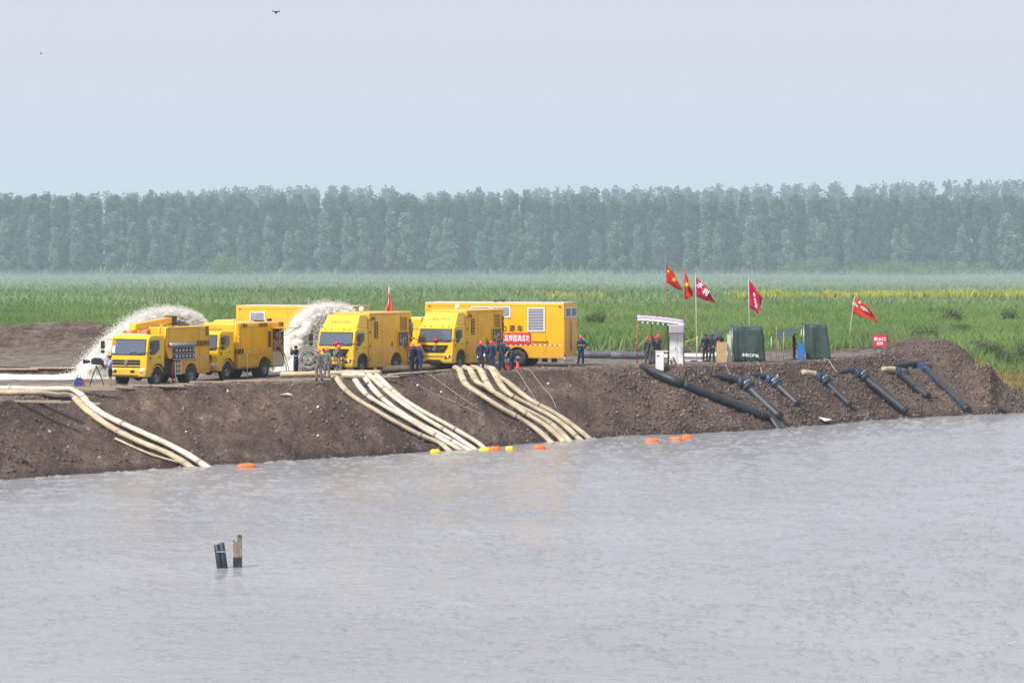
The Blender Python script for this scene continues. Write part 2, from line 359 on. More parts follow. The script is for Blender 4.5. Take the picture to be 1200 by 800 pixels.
# ------------------------------------------------------------------ river
def water_mat(name, base, rough, bscale, bstr, foam=None, ior=1.33):
    m = bpy.data.materials.new(name); m.use_nodes = True; n = m.node_tree.nodes; L = m.node_tree.links; b = n['Principled BSDF']
    b.inputs['Base Color'].default_value = (*base, 1); b.inputs['Roughness'].default_value = rough; b.inputs['IOR'].default_value = ior
    g = n.new('ShaderNodeNewGeometry'); mp = n.new('ShaderNodeMapping'); mp.inputs['Scale'].default_value = (1, 1.35, 1); L.new(g.outputs['Position'], mp.inputs[0])
    z = n.new('ShaderNodeTexNoise'); z.inputs['Scale'].default_value = bscale; z.inputs['Detail'].default_value = 4; L.new(mp.outputs[0], z.inputs['Vector'])
    bp = n.new('ShaderNodeBump'); bp.inputs['Strength'].default_value = bstr; bp.inputs['Distance'].default_value = .05
    L.new(z.outputs[0], bp.inputs['Height']); L.new(bp.outputs[0], b.inputs['Normal'])
    z2 = n.new('ShaderNodeTexNoise'); z2.inputs['Scale'].default_value = .06 if not foam else .8; z2.inputs['Detail'].default_value = 3 if not foam else 7; L.new(g.outputs['Position'], z2.inputs['Vector'])
    r = n.new('ShaderNodeValToRGB'); r.color_ramp.elements[0].position = .35; r.color_ramp.elements[1].position = .65
    r.color_ramp.elements[0].color = (*base, 1); r.color_ramp.elements[1].color = (*(foam or tuple(c * 1.18 for c in base)), 1)
    L.new(z2.outputs[0], r.inputs[0]); L.new(r.outputs[0], b.inputs['Base Color'])
    return m
M['river'] = water_mat('turbid river water', (.25, .252, .262), .17, 3.4, .55)
ux = np.concatenate([np.linspace(-2600, -80, 20)[:-1], np.linspace(-80, 1280, 470), np.linspace(1280, 3800, 20)[1:]])
yw = 62 * (236 / 62.0) ** np.linspace(0, 1, 900); yw = np.concatenate([[-60, 20], yw])
UW, YW = np.meshgrid(ux, yw); XW = (UW - 600) / FPX * np.maximum(YW, 150 * 0 + 62)
fx = np.clip((YW - 62) / 10, 0, 1)
rdg = lambda a, b, s, sd: (1 - np.abs(2 * fbm(a, b, s, 2, sd)) * 2.2).clip(0, 1) ** 2
patch = sstep(.03, .18, fbm(XW, YW * 1.3, .7, 3, 81)) * (.4 + 1.2 * (fbm(XW, YW, 12, 3, 83) + .5))
ZW = fx * (.046 * fbm(XW, YW * 1.5, 1.6, 3, 51) + .016 * rdg(XW * .6 - YW * .15, YW * 1.4, .5, 66) + .085 * patch * rdg(XW * .8 + YW * .1, YW * 1.6, .45, 61)) - .02
ch = fbm(XW, YW, 14, 3, 71) + .5; ZW = ZW * (.6 + .8 * ch)
riv = obj('river_water', np_mesh('river_water', np.stack([XW, YW, ZW], -1).reshape(-1, 3), gridF(len(ux), len(yw)), M['river'], True)); tag(riv, kind='structure')
# churned white water of the two basins
M['froth'] = water_mat('frothy basin water', (.60, .58, .56), .45, 2.2, .8, foam=(.86, .85, .84))
def basin(u0, u1, y0, y1, z):
    a = np.linspace(u0, u1, 160); b_ = np.linspace(y0, y1, 60); A, B = np.meshgrid(a, b_); X = (A - 600) / FPX * B
    Z = z + .45 * fbm(X, B, 1.6, 4, 91)
    o = obj('basin_water', np_mesh('basin_water', np.stack([X, B, Z], -1).reshape(-1, 3), gridF(160, 60), M['froth'], True)); return tag(o, kind='structure')
basin(-900, 475, 188.5, 214, 2.95); basin(600, 900, 232, 255, 2.98)
# ------------------------------------------------------------------ meadow plants (uncountable cover)
nr = np.random.RandomState(5)
def blades(name, N, y0, y1, u0, u1, h0, h1, wd, material, base=None, dens_fn=None, lean=.25, power=1.0):
    u = nr.uniform(u0, u1, N); Y = y0 + (y1 - y0) * nr.uniform(0, 1, N) ** power
    X = (u - 600) / FPX * Y
    if dens_fn is not None:
        k = dens_fn(u, X, Y) > nr.uniform(0, 1, N); X, Y, u = X[k], Y[k], u[k]
    N = len(X); Z = base(X, Y) if base else meadow_h(X, Y) + fbm(X, Y, 60, 3, 8) * .6 * sstep(300, 400, Y)
    h = nr.uniform(h0, h1, N) * (.75 + .8 * (fbm(X, Y, 9, 3, 33) + .35)); a = nr.uniform(0, PI, N); w_ = wd * nr.uniform(.6, 1.4, N)
    lx = nr.normal(0, lean, N) * h; ly = nr.normal(0, lean, N) * h
    dx, dy = np.cos(a) * w_ / 2, np.sin(a) * w_ / 2
    A = np.stack([X - dx, Y - dy, Z - .1], -1); B = np.stack([X + dx, Y + dy, Z - .1], -1)
    m1 = np.stack([X + dx * .9 + lx * .35, Y + dy * .9 + ly * .35, Z + h * .6], -1); C = np.stack([X + lx, Y + ly, Z + h], -1)
    V = np.stack([A, B, m1, C], 1).reshape(-1, 3); i = np.arange(N)[:, None] * 4
    F = np.concatenate([i + [0, 1, 2], i + [0, 2, 3]], 1).reshape(-1, 3)
    return obj(name, np_mesh(name, V, F, material))
M['reed'] = leaf_mat('reed leaves', (.13, .24, .06), (.28, .40, .12), .42, .12, False)
M['grass'] = leaf_mat('meadow grass', (.16, .25, .06), (.40, .46, .13), .3, .035, False)
M['farm'] = leaf_mat('far scrub leaves', (.14, .24, .10), (.28, .36, .16), .25, .02, False)
M['flower'] = leaf_mat('yellow blossom', (.24, .30, .06), (.60, .55, .09), .2, .1, False)
M['dry'] = leaf_mat('dry yellow grass', (.24, .20, .07), (.42, .34, .12), .3, .3, False)
M['greyweed'] = leaf_mat('grey dry weeds', (.13, .12, .085), (.25, .23, .17), .3, .4, False)
tag(blades('reed_bed', 190000, 247, 440, -80, 1280, .75, 1.2, .055, M['reed'], dens_fn=lambda u, X, Y: np.where(u < 640, 1, .55) * sstep(246, 254, Y - 2 * fbm(X, Y, 6, 2, 4)), power=1.25), kind='stuff')
tag(blades('meadow_grass', 150000, 262, 500, 430, 1280, .45, .95, .08, M['grass'], power=1.2, dens_fn=lambda u, X, Y: sstep(520, 700, u + 400 * fbm(X, Y, 25, 2, 12)) * (.35 + 1.4 * (fbm(X, Y, 14, 3, 14) + .35))), kind='stuff')
tag(blades('far_scrub', 110000, 560, 985, -120, 1320, .5, 1.3, .55, M['farm'], power=.9), kind='stuff')
tag(blades('yellow_flowers', 40000, 515, 553, 560, 1320, 1.0, 1.5, .3, M['flower'], dens_fn=lambda u, X, Y: np.clip(.12 + .35 * sstep(950, 1010, u) * (1 - sstep(1090, 1140, u)) + 2.6 * (fbm(X, Y * .7, 20, 3, 18) + .03), 0, 1) * sstep(600, 720, u)), kind='stuff')
tag(blades('dry_grass', 16000, 226, 262, 1128, 1420, .35, .7, .06, M['dry'], base=lambda X, Y: H(X, Y), dens_fn=lambda u, X, Y: np.clip(sstep(1135, 1175, u - (Y - 232) * .5) + 0, 0, 1) * sstep(228, 233, Y)), kind='stuff')
tag(blades('grey_weeds', 12000, 252, 268, 1000, 1420, .5, 1.1, .07, M['greyweed'], base=lambda X, Y: H(X, np.minimum(Y, 265)), dens_fn=lambda u, X, Y: np.clip(.3 + 2.5 * fbm(X, Y, 5, 2, 19), 0, 1)), kind='stuff')
# ------------------------------------------------------------------ trees
def leaf_cloud(N, centres, radii, size, seed):
    r = np.random.RandomState(seed); k = r.randint(0, len(centres), N); C = np.array(centres)[k]; R = np.array(radii)[k]
    d = r.normal(size=(N, 3)); d /= np.linalg.norm(d, axis=1)[:, None]; p = C + d * R * (r.uniform(0, 1, N) ** .45)[:, None]
    a = r.normal(size=(N, 3)); a /= np.linalg.norm(a, axis=1)[:, None]; b = np.cross(a, r.normal(size=(N, 3))); b /= np.linalg.norm(b, axis=1)[:, None]
    s = size * r.uniform(.6, 1.4, N)[:, None]
    V = np.stack([p - a * s, p + b * s * .6, p + a * s, p - b * s * .6], 1).reshape(-1, 3)
    return V, np.arange(N * 4).reshape(N, 4)
M['poplar'] = leaf_mat('poplar leaves', (.032, .12, .10), (.115, .26, .205), .45, .10)  # shade of the dense rows and blue of the haze mixed into leaf colour
M['poplar2'] = leaf_mat('pale young poplar leaves', (.12, .27, .19), (.25, .41, .30), .5, .3)
M['bark'] = mat('pale poplar bark', (.22, .21, .19), .9, var=.3, vscale=3)
def poplar_meshes(h, wd, base, N, size, seed, material):
    r = np.random.RandomState(seed); cs = []; rs = []
    n = 22
    for i in range(n):
        t = (i + r.uniform(0, .9)) / n; z = h * (base + (1 - base) * t)
        prof = wd * (math.sin(PI * min(1, .18 + t * .82)) ** .7) * (1 - .25 * t)
        a = r.uniform(0, 2 * PI); off = prof * r.uniform(.15, .75)
        cs.append((math.cos(a) * off, math.sin(a) * off, z)); q = wd * r.uniform(.28, .52); rs.append((q, q, q * r.uniform(1.0, 1.7)))
    for q in range(4):
        a = r.uniform(0, 6.28); cs.append((math.cos(a) * wd * .22, math.sin(a) * wd * .22, h * r.uniform(.9, 1.0))); rs.append((wd * .16, wd * .16, h * .055))
    V, F = leaf_cloud(N, cs, rs, size, seed + 1)
    crown = np_mesh('crown', V, F, material)
    mb = MB(); mb.tube([(0, 0, -.3), (r.uniform(-.1, .1), 0, h * .35), (0, r.uniform(-.1, .1), h * .9)], [h * .0085, h * .007, h * .002], 6)
    for c in cs[::3]:
        mb.tube([(0, 0, c[2] * .82), (c[0] * .9, c[1] * .9, c[2])], [h * .003, h * .0012], 4)
    return crown, mb.mesh('trunk', M['bark'])
def tree_thing(kind, loc, rz, sx, sz, label, group, cat='tree', name='poplar_tree'):
    t = empty(name, loc, rz); t.scale = (sx, sx, sz); tag(t, label, cat, group)
    obj('crown', kind[0], t); obj('trunk', kind[1], t); return t
tall = [poplar_meshes(25, 4.1, .10, 3600, .44, 100 + i * 7, M['poplar']) for i in range(8)]
young = [poplar_meshes(16, 2.5, .17, 2300, .34, 300 + i * 7, M['poplar2']) for i in range(6)]
def ground_far(X, Y): return float(meadow_h(np.array([X]), np.array([Y]))[0] + (fbm(np.array([X]), np.array([Y]), 60, 3, 8) * .6)[0])
# regular plantation rows, tallest at the back
for row, (D, sp, lo, hi) in enumerate([(1004, 5.3, .78, .88), (1012, 5.1, .83, .92), (1022, 5.0, .88, .95), (1034, 5.0, .90, .96)]):
    n = int(330 / sp)
    for i in range(n):
        X = -165 + i * sp + rnd.uniform(-.9, .9); Y = D + rnd.uniform(-1.5, 1.5)
        s = rnd.uniform(lo, hi)
        tree_thing(tall[rnd.randrange(8)], (X, Y, ground_far(X, Y)), rnd.uniform(0, 6.28), s * rnd.uniform(.85, 1.15), s, 'tall green poplar in the dense plantation rows along the horizon', 'poplars of the plantation')
yl = ['short pale young poplar with a thin bare stem at the front edge of the plantation']
for i in range(52):
    X = -158 + i * 6.1 + rnd.uniform(-2.3, 2.3); Y = 990 + rnd.uniform(-4, 4); s = rnd.uniform(.78, 1.22)
    if rnd.random() < .06: continue
    tree_thing(young[rnd.randrange(6)], (X, Y, ground_far(X, Y)), rnd.uniform(0, 6.28), s * rnd.uniform(.9, 1.45), s, yl[0], 'pale young poplars before the plantation')
# wood behind, reads as one hazy mass
V0 = []; F0 = []; nn = 0
for i in range(240):
    X = -240 + i * 2.0 + rnd.uniform(-2, 2); px = 600 + FPX * X / 1330
    ht = np.interp(px, [-100, 0, 240, 300, 460, 468, 540, 640, 900, 1200, 1300], [26, 26.5, 29.5, 31, 31, 26.5, 29.5, 30.5, 31.5, 33.5, 34.5]) * rnd.uniform(.96, 1.03)
    Y = 1330 + rnd.uniform(-12, 12); cs = []; rs = []
    for j in range(9):
        t = j / 8; q = rnd.uniform(2.4, 3.8) * (1 - .40 * t); cs.append((X + rnd.uniform(-1.5, 1.5) * (1 - t * .7), Y + rnd.uniform(-1.5, 1.5), 2 + ht * (.45 + .53 * t))); rs.append((q, q, q * 1.2))
    V, F = leaf_cloud(520, cs, rs, .6, 900 + i); V0.append(V); F0.append(F + nn); nn += len(V)
tag(obj('distant_wood', np_mesh('distant_wood', np.concatenate(V0), np.concatenate(F0), M['poplar'])), kind='stuff')
# scrub bushes one can tell apart
M['bush'] = leaf_mat('bush leaves', (.08, .13, .05), (.19, .26, .10), .3, .8)
def bush(px, D, wd, ht, label, material='bush', seed=0, n=2200):
    p = on_ground(px, D) if D < 264 else Vector(((px - 600) / FPX * D, D, ground_far((px - 600) / FPX * D, D)))
    t = empty('bush', p); tag(t, label, 'bush'); r = random.Random(seed + int(px)); cs = []; rs = []
    for i in range(9):
        a = r.uniform(0, 6.28); q = r.uniform(.1, .8); cs.append((math.cos(a) * q * wd * .5, math.sin(a) * q * wd * .4, ht * r.uniform(.25, .75))); rs.append((wd * .2, wd * .2, ht * .3))
    V, F = leaf_cloud(n, cs, rs, .07 * (D / 250), seed + int(px)); obj('foliage', np_mesh('foliage', V, F, M[material]), t)
    mb = MB()
    for c in cs[:6]: mb.tube([(0, 0, -.1), (c[0] * .5, c[1] * .5, c[2] * .5), c], [.03, .02, .01], 5)
    mb.build('stem', M['bark'], t); return t
bush(697, 330, 3.2, 1.9, 'dark rounded bush in the meadow right of the long yellow box truck')
bush(1078, 262, 3.0, 1.7, 'dark green bush at the meadow edge just right of the red sign board')
bush(1125, 300, 2.6, 1.4, 'low bush in the meadow above the end of the earth mound')
bush(1172, 258, 4.4, 2.0, 'broad grey green bush above the dry yellow grass at the right edge')
bush(1150, 262, 3.0, 1.6, 'small bush left of the broad grey green one by the mound', 'greyweed')
bush(1213, 262, 3.6, 2.2, 'dark bush cut by the right edge of the view')
bush(1113, 345, 3.4, 2.0, 'dark bush standing alone in the tall meadow far right')
bush(1182, 350, 3.2, 1.8, 'dark bush in the tall meadow nearest the right edge')
bush(270, 930, 22, 7, 'wide hazy bush before the left part of the poplar plantation', n=1600)
bush(948, 960, 24, 6.5, 'low hazy willow bush under the plantation, middle right', n=1600)
bush(1110, 950, 30, 7, 'long hazy willow bush under the plantation at right', n=2000)
bush(1030, 940, 26, 6, 'hazy willow bush between the two others under the plantation', n=1600)
# ------------------------------------------------------------------ haze
hz = bpy.data.materials.new('river haze'); hz.use_nodes = True; n = hz.node_tree.nodes; n.remove(n['Principled BSDF'])
pv = n.new('ShaderNodeVolumePrincipled'); pv.inputs['Color'].default_value = (.80, .90, 1, 1); pv.inputs['Density'].default_value = .00014; pv.inputs['Anisotropy'].default_value = .0
hz.node_tree.links.new(pv.outputs[0], n['Material Output'].inputs['Volume'])
mb = MB(); mb.span((-2600, -120, -4.5), (2600, 5400, 52)); tag(mb.build('haze', hz), kind='stuff')
tag(blades('meadow_tufts', 60000, 440, 600, -120, 1320, .7, 1.4, .3, M['farm'], dens_fn=lambda u, X, Y: np.where((u > 640) & (Y > 470), .25, 1.0)), kind='stuff')
tag(blades('plantation_undergrowth', 42000, 998, 1050, -120, 1320, 1.0, 3.6, .7, M['farm']), kind='stuff')
ms = bpy.data.materials.new('low mist'); ms.use_nodes = True; n = ms.node_tree.nodes; n.remove(n['Principled BSDF'])
pv = n.new('ShaderNodeVolumePrincipled'); pv.inputs['Color'].default_value = (.80, .91, 1, 1); pv.inputs['Density'].default_value = .0016
ms.node_tree.links.new(pv.outputs[0], n['Material Output'].inputs['Volume'])
mb = MB(); mb.span((-420, 600, -1), (420, 992, 4.4)); tag(mb.build('mist', ms), kind='stuff')
fh = bpy.data.materials.new('blue distance haze'); fh.use_nodes = True; n = fh.node_tree.nodes; n.remove(n['Principled BSDF'])
pv = n.new('ShaderNodeVolumePrincipled'); pv.inputs['Color'].default_value = (.68, .85, 1, 1); pv.inputs['Density'].default_value = .00054
fh.node_tree.links.new(pv.outputs[0], n['Material Output'].inputs['Volume'])
mb = MB(); mb.span((-1500, 520, -3), (1500, 2600, 48)); tag(mb.build('distance_haze', fh), kind='stuff')
# ------------------------------------------------------------------ vehicles; local axes: +X forward, +Y the vehicle's left, Z up
def text(name, body, size, parent, loc, rot, material, extrude=.004, align='CENTER', sx=1.0, bold=.012):
    c = bpy.data.curves.new(name, 'FONT'); c.body = body; c.size = size; c.align_x = align; c.align_y = 'CENTER'; c.extrude = extrude; c.offset = bold * size
    c.materials.append(material); c.resolution_u = 2
    tmp = bpy.data.objects.new('tmp', c); COL.objects.link(tmp); bpy.context.view_layer.update()
    me = bpy.data.meshes.new_from_object(tmp.evaluated_get(bpy.context.evaluated_depsgraph_get())); bpy.data.objects.remove(tmp); me.materials.clear(); me.materials.append(material)
    o = bpy.data.objects.new(name, me); COL.objects.link(o); o.parent = parent; o.location = loc; o.rotation_euler = rot; o.scale = (sx, 1, 1)
    return o
LSIDE = (PI / 2, 0, PI)       # text on the left side (+Y), upright, reading from front to rear seen from outside
FRONT = (PI / 2, 0, PI / 2)
_wheel = {}
def wheel(parent, x, y, r=.5, wd=.28, dual=False):
    """the outer face looks along sign(y)"""
    s = 1 if y > 0 else -1
    key = (r, wd, s, dual)
    if key not in _wheel:
        t = MB(); h = wd / 2
        t.lathe([(r * .56, -h), (r * .80, -h * 1.02), (r * .95, -h * .92), (r, -h * .68), (r, h * .68), (r * .95, h * .92), (r * .80, h * 1.02), (r * .56, h)], 'y', seg=28)
        for k in range(28):
            a = 2 * PI * k / 28
            for q in (-1, 1): t.box((math.cos(a) * r, q * h * .45, math.sin(a) * r), (.035, h * .7, .07), 0, Matrix.Rotation(-a, 3, 'Y'))
        m = MB(); f = -1 if dual else 1
        pr = [(r * .60, -h * .9), (r * .60, h * .9), (r * .54, h * .9), (r * .50, h * (.1 if not dual else -.2)), (r * .34, h * (.15 if not dual else -.3)), (r * .24, h * (.75 if not dual else .5)), (r * .14, h * .95), (0.001, h * .95)]
        m.lathe([(a, b * s) for a, b in pr], 'y', seg=24)
        for k in range(10):
            a = 2 * PI * k / 10; m.lathe([(.001, 0), (.022, 0), (.022, .05), (.001, .05)], 'y', (math.cos(a) * r * .29, s * h * .5, math.sin(a) * r * .29), 6)
        _wheel[key] = (t.mesh('tyre', M['rubber']), m.mesh('rim', M['rim']))
    me = _wheel[key]
    w_ = empty('wheel', (x, y, r)); w_.parent = parent
    for nm, q in zip(('tyre', 'rim'), me):
        o = obj(nm, q, w_)
    return w_
def louver(parent, name, cx, z0, z1, wd, y, n, frame, slat, back, fw=.06, axis='side'):
    """framed louvre: a frame part with its slats as sub-parts; side: on +Y, rear: on the -X face at x=y"""
    def T(a, d, z):   # a along the face, d outwards
        return (cx + a, y + d, z) if axis == 'side' else (y - d, cx + a, z)
    def bx(m, a0, a1, d0, d1, z0_, z1_, mi=0):
        p = T(a0, d0, z0_); q = T(a1, d1, z1_); m.span(p, q, mi)
    m = MB(); h = wd / 2
    bx(m, -h - fw, h + fw, 0, .05, z1, z1 + fw); bx(m, -h - fw, h + fw, 0, .05, z0 - fw, z0); bx(m, -h - fw, -h, 0, .048, z0, z1); bx(m, h, h + fw, 0, .048, z0, z1)
    f = m.build(name, frame, parent)
    m = MB(); bx(m, -h, h, .002, .008, z0, z1); m.build('backing', back, f)
    st = (z1 - z0) / n
    sh = None
    for i in range(n):
        z = z0 + (i + .5) * st
        if sh is None:
            m = MB(); p = [T(-h, .010, -st * .42), T(h, .010, -st * .42)][0]
            c = T(0, .024, 0)
            Mx = Matrix.Rotation(.6 if axis == 'side' else 0, 3, 'X') if axis == 'side' else Matrix.Rotation(.6, 3, 'Y')
            dim = (wd, .012, st * .62) if axis == 'side' else (.012, wd, st * .62)
            m.box((0, 0, 0), dim, 0, Mx); sh = m.mesh('slat', slat); off = c
        o = obj('slat', sh, f); o.location = (off[0], off[1], z)
    return f
def cab(parent, W=2.36, heavy=False, roof=2.72, L=1.85, mirrors=True, front_x=0.0, scale_z=1.0, deflector=None, extras=True):
    """forward control cab; its front stands at front_x and it reaches back L metres"""
    Y = W / 2; X0 = front_x; zf = .50 if not heavy else .42
    wb, wt = 1.70, 2.52
    if heavy: wb, wt = 1.66, 2.40
    k = scale_z; roof *= k; wb *= k; wt *= k
    y3 = M['yellow3']
    prof = [(X0 - .05, zf), (X0, zf + .12), (X0 + .02, 1.0), (X0 - .01, wb - .05), (X0 - .20, wt + .03), (X0 - .36, roof - .04), (X0 - .55, roof), (X0 - L, roof - .02), (X0 - L, .98), (X0 - 1.58, .98), (X0 - 1.50, 1.12), (X0 - 1.18, 1.20), (X0 - .80, 1.14), (X0 - .56, .95), (X0 - .46, .70), (X0 - .44, zf)]
    m = MB(); m.prism(prof, -Y + .0, Y, edge=.055)
    body = m.build('cab_body', y3, parent); bevel(body, .035, 2)
    # windscreen leaning back with the cab
    def fr(y, z):   # point on the raked front face
        t = (z - (wb - .05)) / ((wt + .03) - (wb - .05)); return (X0 - .01 - .19 * t + .012, y, z)
    Yw = Y - .13
    m = MB(); m.slab([fr(-Yw - .03, wb - .03), fr(Yw + .03, wb - .03), fr(Yw - .0, wt + .0), fr(-Yw + .0, wt + .0)], .012); m.build('windscreen_seal', M['black'], parent)
    def fo(y, z, o=.016): a = fr(y, z); return (a[0] + o, a[1], a[2])
    m = MB(); m.slab([fo(-Yw, wb + .02), fo(Yw, wb + .02), fo(Yw - .03, wt - .05), fo(-Yw + .03, wt - .05)], .006); ws = m.build('windscreen', M['glass'], parent)
    for s, yy in ((1, .1), (-1, .75)):
        m = MB(); m.tube([fo(yy - .05, wb + .0, .03), fo(yy + .42, wb + .16, .035)], .012, 5); m.tube([fo(yy + .05, wb + .10, .035), fo(yy + .72 - .0, wb + .05, .035)], .014, 5); m.build('wiper', M['black'], ws)
    if heavy:
        m = MB(); m.lathe([(.001, -.1), (.13, -.08), (.17, 0), (.13, .08), (.001, .12)], 'z', fo(.05, wb + .09, .03), 10); m.build('helmet_on_dashboard', M['red'], ws)
    else:
        m = MB(); m.slab([fo(-Yw + .02, wt - .28, .025), fo(-Yw + .22, wt - .28, .025), fo(-Yw + .22, wt - .07, .025), fo(-Yw + .02, wt - .07, .025)], .004); m.build('pass_sticker', M['orangelamp'], ws)
        m = MB(); m.slab([fo(-Yw + .03, wb + .08, .025), fo(-Yw + .2, wb + .08, .025), fo(-Yw + .2, wt - .34, .025), fo(-Yw + .03, wt - .34, .025)], .004); m.build('paper_notice', M['white'], ws)
    # grille
    if not heavy:
        m = MB()
        for z0, z1 in ((1.30, 1.42), (1.16, 1.27)): m.span((X0 - .02, -Y + .22, z0), (X0 + .045, Y - .42, z1))
        m.span((X0 - .02, -Y + .2, 1.02), (X0 + .04, Y - .42, 1.075)); g = m.build('grille', M['black'], parent)
        m = MB(); m.span((X0 + .0, -Y + .24, 1.272), (X0 + .06, Y - .44, 1.298)); m.build('grille_bar', M['chrome'], g)
        ez = 1.285
        m = MB()
        m.prism([(X0 - .06, .50), (X0 + .10, .52), (X0 + .13, .62), (X0 + .13, .90), (X0 + .09, .985), (X0 - .06, .985)], -Y + .02, Y - .0, edge=.05); b = m.build('bumper', y3, parent); bevel(b, .03, 2)
        for yy in (-Y + .42, Y - .82):
            m = MB(); m.span((X0 + .1, yy - .12, .74), (X0 + .145, yy + .12, .88)); m.build('fog_lamp', M['black'], b)
        m = MB(); m.span((X0 + .1, -Y + .3, .57), (X0 + .142, Y - .5, .62)); m.build('air_slot', M['black'], b)
        for s in (-1, 1):
            m = MB(); m.lathe([(.001, .05), (.10, .045), (.155, .0), (.16, -.06)], 'x', (X0 + .125, s * (Y - .24), .84), 16); hl = m.build('headlight', M['lens'], b)
            m = MB(); m.lathe([(.001, .062), (.05, .06), (.055, .03)], 'x', (X0 + .13, s * (Y - .24), .84), 12); m.build('bulb_cover', M['chrome'], hl)
    else:
        m = MB(); m.prism([(X0 - .01, 0)] * 0 or [(X0 - .0, 1.50), (X0 + .045, 1.48), (X0 + .045, 1.03), (X0, 1.0)], -.001, .001)
        m = MB(); gt = [(X0 + .02, -Y + .30, 1.46), (X0 + .02, -Y + .55, 1.03), (X0 + .02, Y - .55, 1.03), (X0 + .02, Y - .30, 1.46)]
        m.slab(gt, .03); m2 = [(a[0], a[1], a[2]) for a in gt]
        g = m.build('grille', M['black'], parent)
        for s in (-1, 1): m = MB(); m.box((X0 + .065, s * .42, 1.27), (.02, .42, .035), 0, Matrix.Rotation(s * .12, 3, 'X')); m.build('grille_bar', M['chrome'], g)
        ez = 1.27
        m = MB(); m.prism([(X0 - .06, .40), (X0 + .10, .42), (X0 + .14, .55), (X0 + .12, .92), (X0 + .06, .96), (X0 - .06, .96)], -Y + .0, Y - .0, edge=.06); b = m.build('bumper', y3, parent); bevel(b, .03, 2)
        m = MB(); m.slab([(X0 + .135, -Y + .5, .40), (X0 + .135, Y - .5, .40), (X0 + .14, Y - .78, .62), (X0 + .14, -Y + .78, .62)], .014); m.build('air_slot', M['black'], b)
        m = MB(); m.span((X0 + .08, -Y + .48, .80), (X0 + .145, Y - .48, .835)); m.build('air_slot', M['black'], b)
        for s in (-1, 1):
            m = MB(); y0 = s * (Y - .48); y1 = s * (Y - .10)
            pts = [(X0 + .135, y0, .66), (X0 + .128, y1, .74), (X0 + .12, y1, .90), (X0 + .13, y0 + s * .05, .80)]
            m.slab(pts if s > 0 else pts[::-1], .02); hl = m.build('headlight', M['black'], b)
            m = MB(); m.lathe([(.001, .035), (.06, .03), (.075, .01)], 'x', (X0 + .14, s * (Y - .26), .775), 14); m.build('lamp_lens', M['lens'], hl)
        m = MB()
        for yy in (-.78, -.4, .4, .78): m.box((X0 - .27, yy, roof - .09), (.04, .12, .05))
        m.build('marker_lamp', M['orangelamp'], parent)
    # round emblem: ring with two crossing swallow strokes
    m = MB(); cy = (0.0 if heavy else -.10); ex = X0 + .08
    ringp = [(ex, cy + .105 * math.cos(a), ez + .105 * math.sin(a)) for a in [2 * PI * i / 20 for i in range(21)]]; m.tube(ringp, .014, 6)
    for s in (0, PI):
        m.tube([(ex, cy + .07 * math.cos(s + a) * (1 - a * .18), ez + .075 * math.sin(s + a) * (1 - a * .18)) for a in [.2 * i for i in range(14)]], [.018 - .0012 * i for i in range(14)], 6)
    m.build('emblem', M['chrome'], g)
    # doors, side glass, handle on both sides
    for s in (-1, 1):
        yy = s * (Y + .004)
        def sd(pts, t, name, mt, par, o=0.0):
            q = [(a, yy + s * o, b) for a, b in pts]
            mm = MB(); mm.slab(q if s < 0 else q[::-1], t); return mm.build(name, mt, par)
        d = sd([(X0 - .30, 1.22), (X0 - .24, wb - .1), (X0 - .38, wt), (X0 - 1.36, wt + .02), (X0 - 1.42, 1.36), (X0 - 1.1, 1.26)], .012, 'door', y3, parent)
        sd([(X0 - .42, wb - .02), (X0 - .50, wt - .06), (X0 - 1.20, wt - .06), (X0 - 1.22, wb + .26), (X0 - .95, wb + .10), (X0 - .72, wb - .02)], .006, 'side_window', M['glass'], d, .014)
        m = MB(); m.box((X0 - 1.22, yy + s * .03, wb - .16), (.16, .03, .04)); m.build('handle', M['black'], d)
        m = MB(); m.box((X0 - .33, yy + s * .015, wb - .2), (.13, .02, .10)); m.build('indicator', M['black'], d)
        # mudguard lip
        m = MB(); arc = [(X0 - .98 + .56 * math.cos(a), yy, .50 + .60 * math.sin(a)) for a in [PI * (.12 + .76 * i / 10) for i in range(11)]]
        m.tube(arc, .035, 6); m.build('mudguard', M['black'] if heavy else y3, parent)
    # inner mudguards + step
    m = MB()
    for s in (-1, 1): m.span((X0 - 1.54, s * (Y - .06), .5), (X0 - .46, s * (Y - .5), 1.12))
    m.span((X0 - .5, -Y + .06, .45), (X0 - L + .1, Y - .06, .95)); m.build('wheel_well', M['chassis'], parent)
    if mirrors:
        for s in (-1, 1):
            m = MB(); a = (X0 - .28, s * Y, wt - .05); bq = (X0 + .10, s * (Y + .34), wt - .02)
            m.tube([a, bq, (X0 + .10, s * (Y + .34), wt - .85)], .018, 6); m.tube([(X0 - .1, s * Y, wb + .1), (X0 + .10, s * (Y + .34), wb + .15)], .014, 6)
            ar = m.build('mirror_arm', M['black'], parent)
            m = MB(); m.box((X0 + .10, s * (Y + .36), wt - .32), (.10, .22, .42)); m.box((X0 + .10, s * (Y + .36), wt - .68), (.09, .2, .18)); mi = m.build('mirror', M['black'], ar); bevel(mi, .02, 2)
    if deflector:
        m = MB(); z1 = deflector; Yd = Y - .05
        v = [(X0 - .42, -Yd, roof - .02), (X0 - .42, Yd, roof - .02), (X0 - .95, Yd - .08, z1), (X0 - .95, -Yd + .08, z1), (X0 - L, -Yd, roof - .02), (X0 - L, Yd, roof - .02), (X0 - L, Yd - .02, z1), (X0 - L, -Yd + .02, z1)]
        m.add(v, [(0, 1, 2, 3), (4, 7, 6, 5), (3, 2, 6, 7), (0, 3, 7, 4), (1, 5, 6, 2), (0, 4, 5, 1)]); df = m.build('roof_fairing', y3, parent); bevel(df, .05, 3)
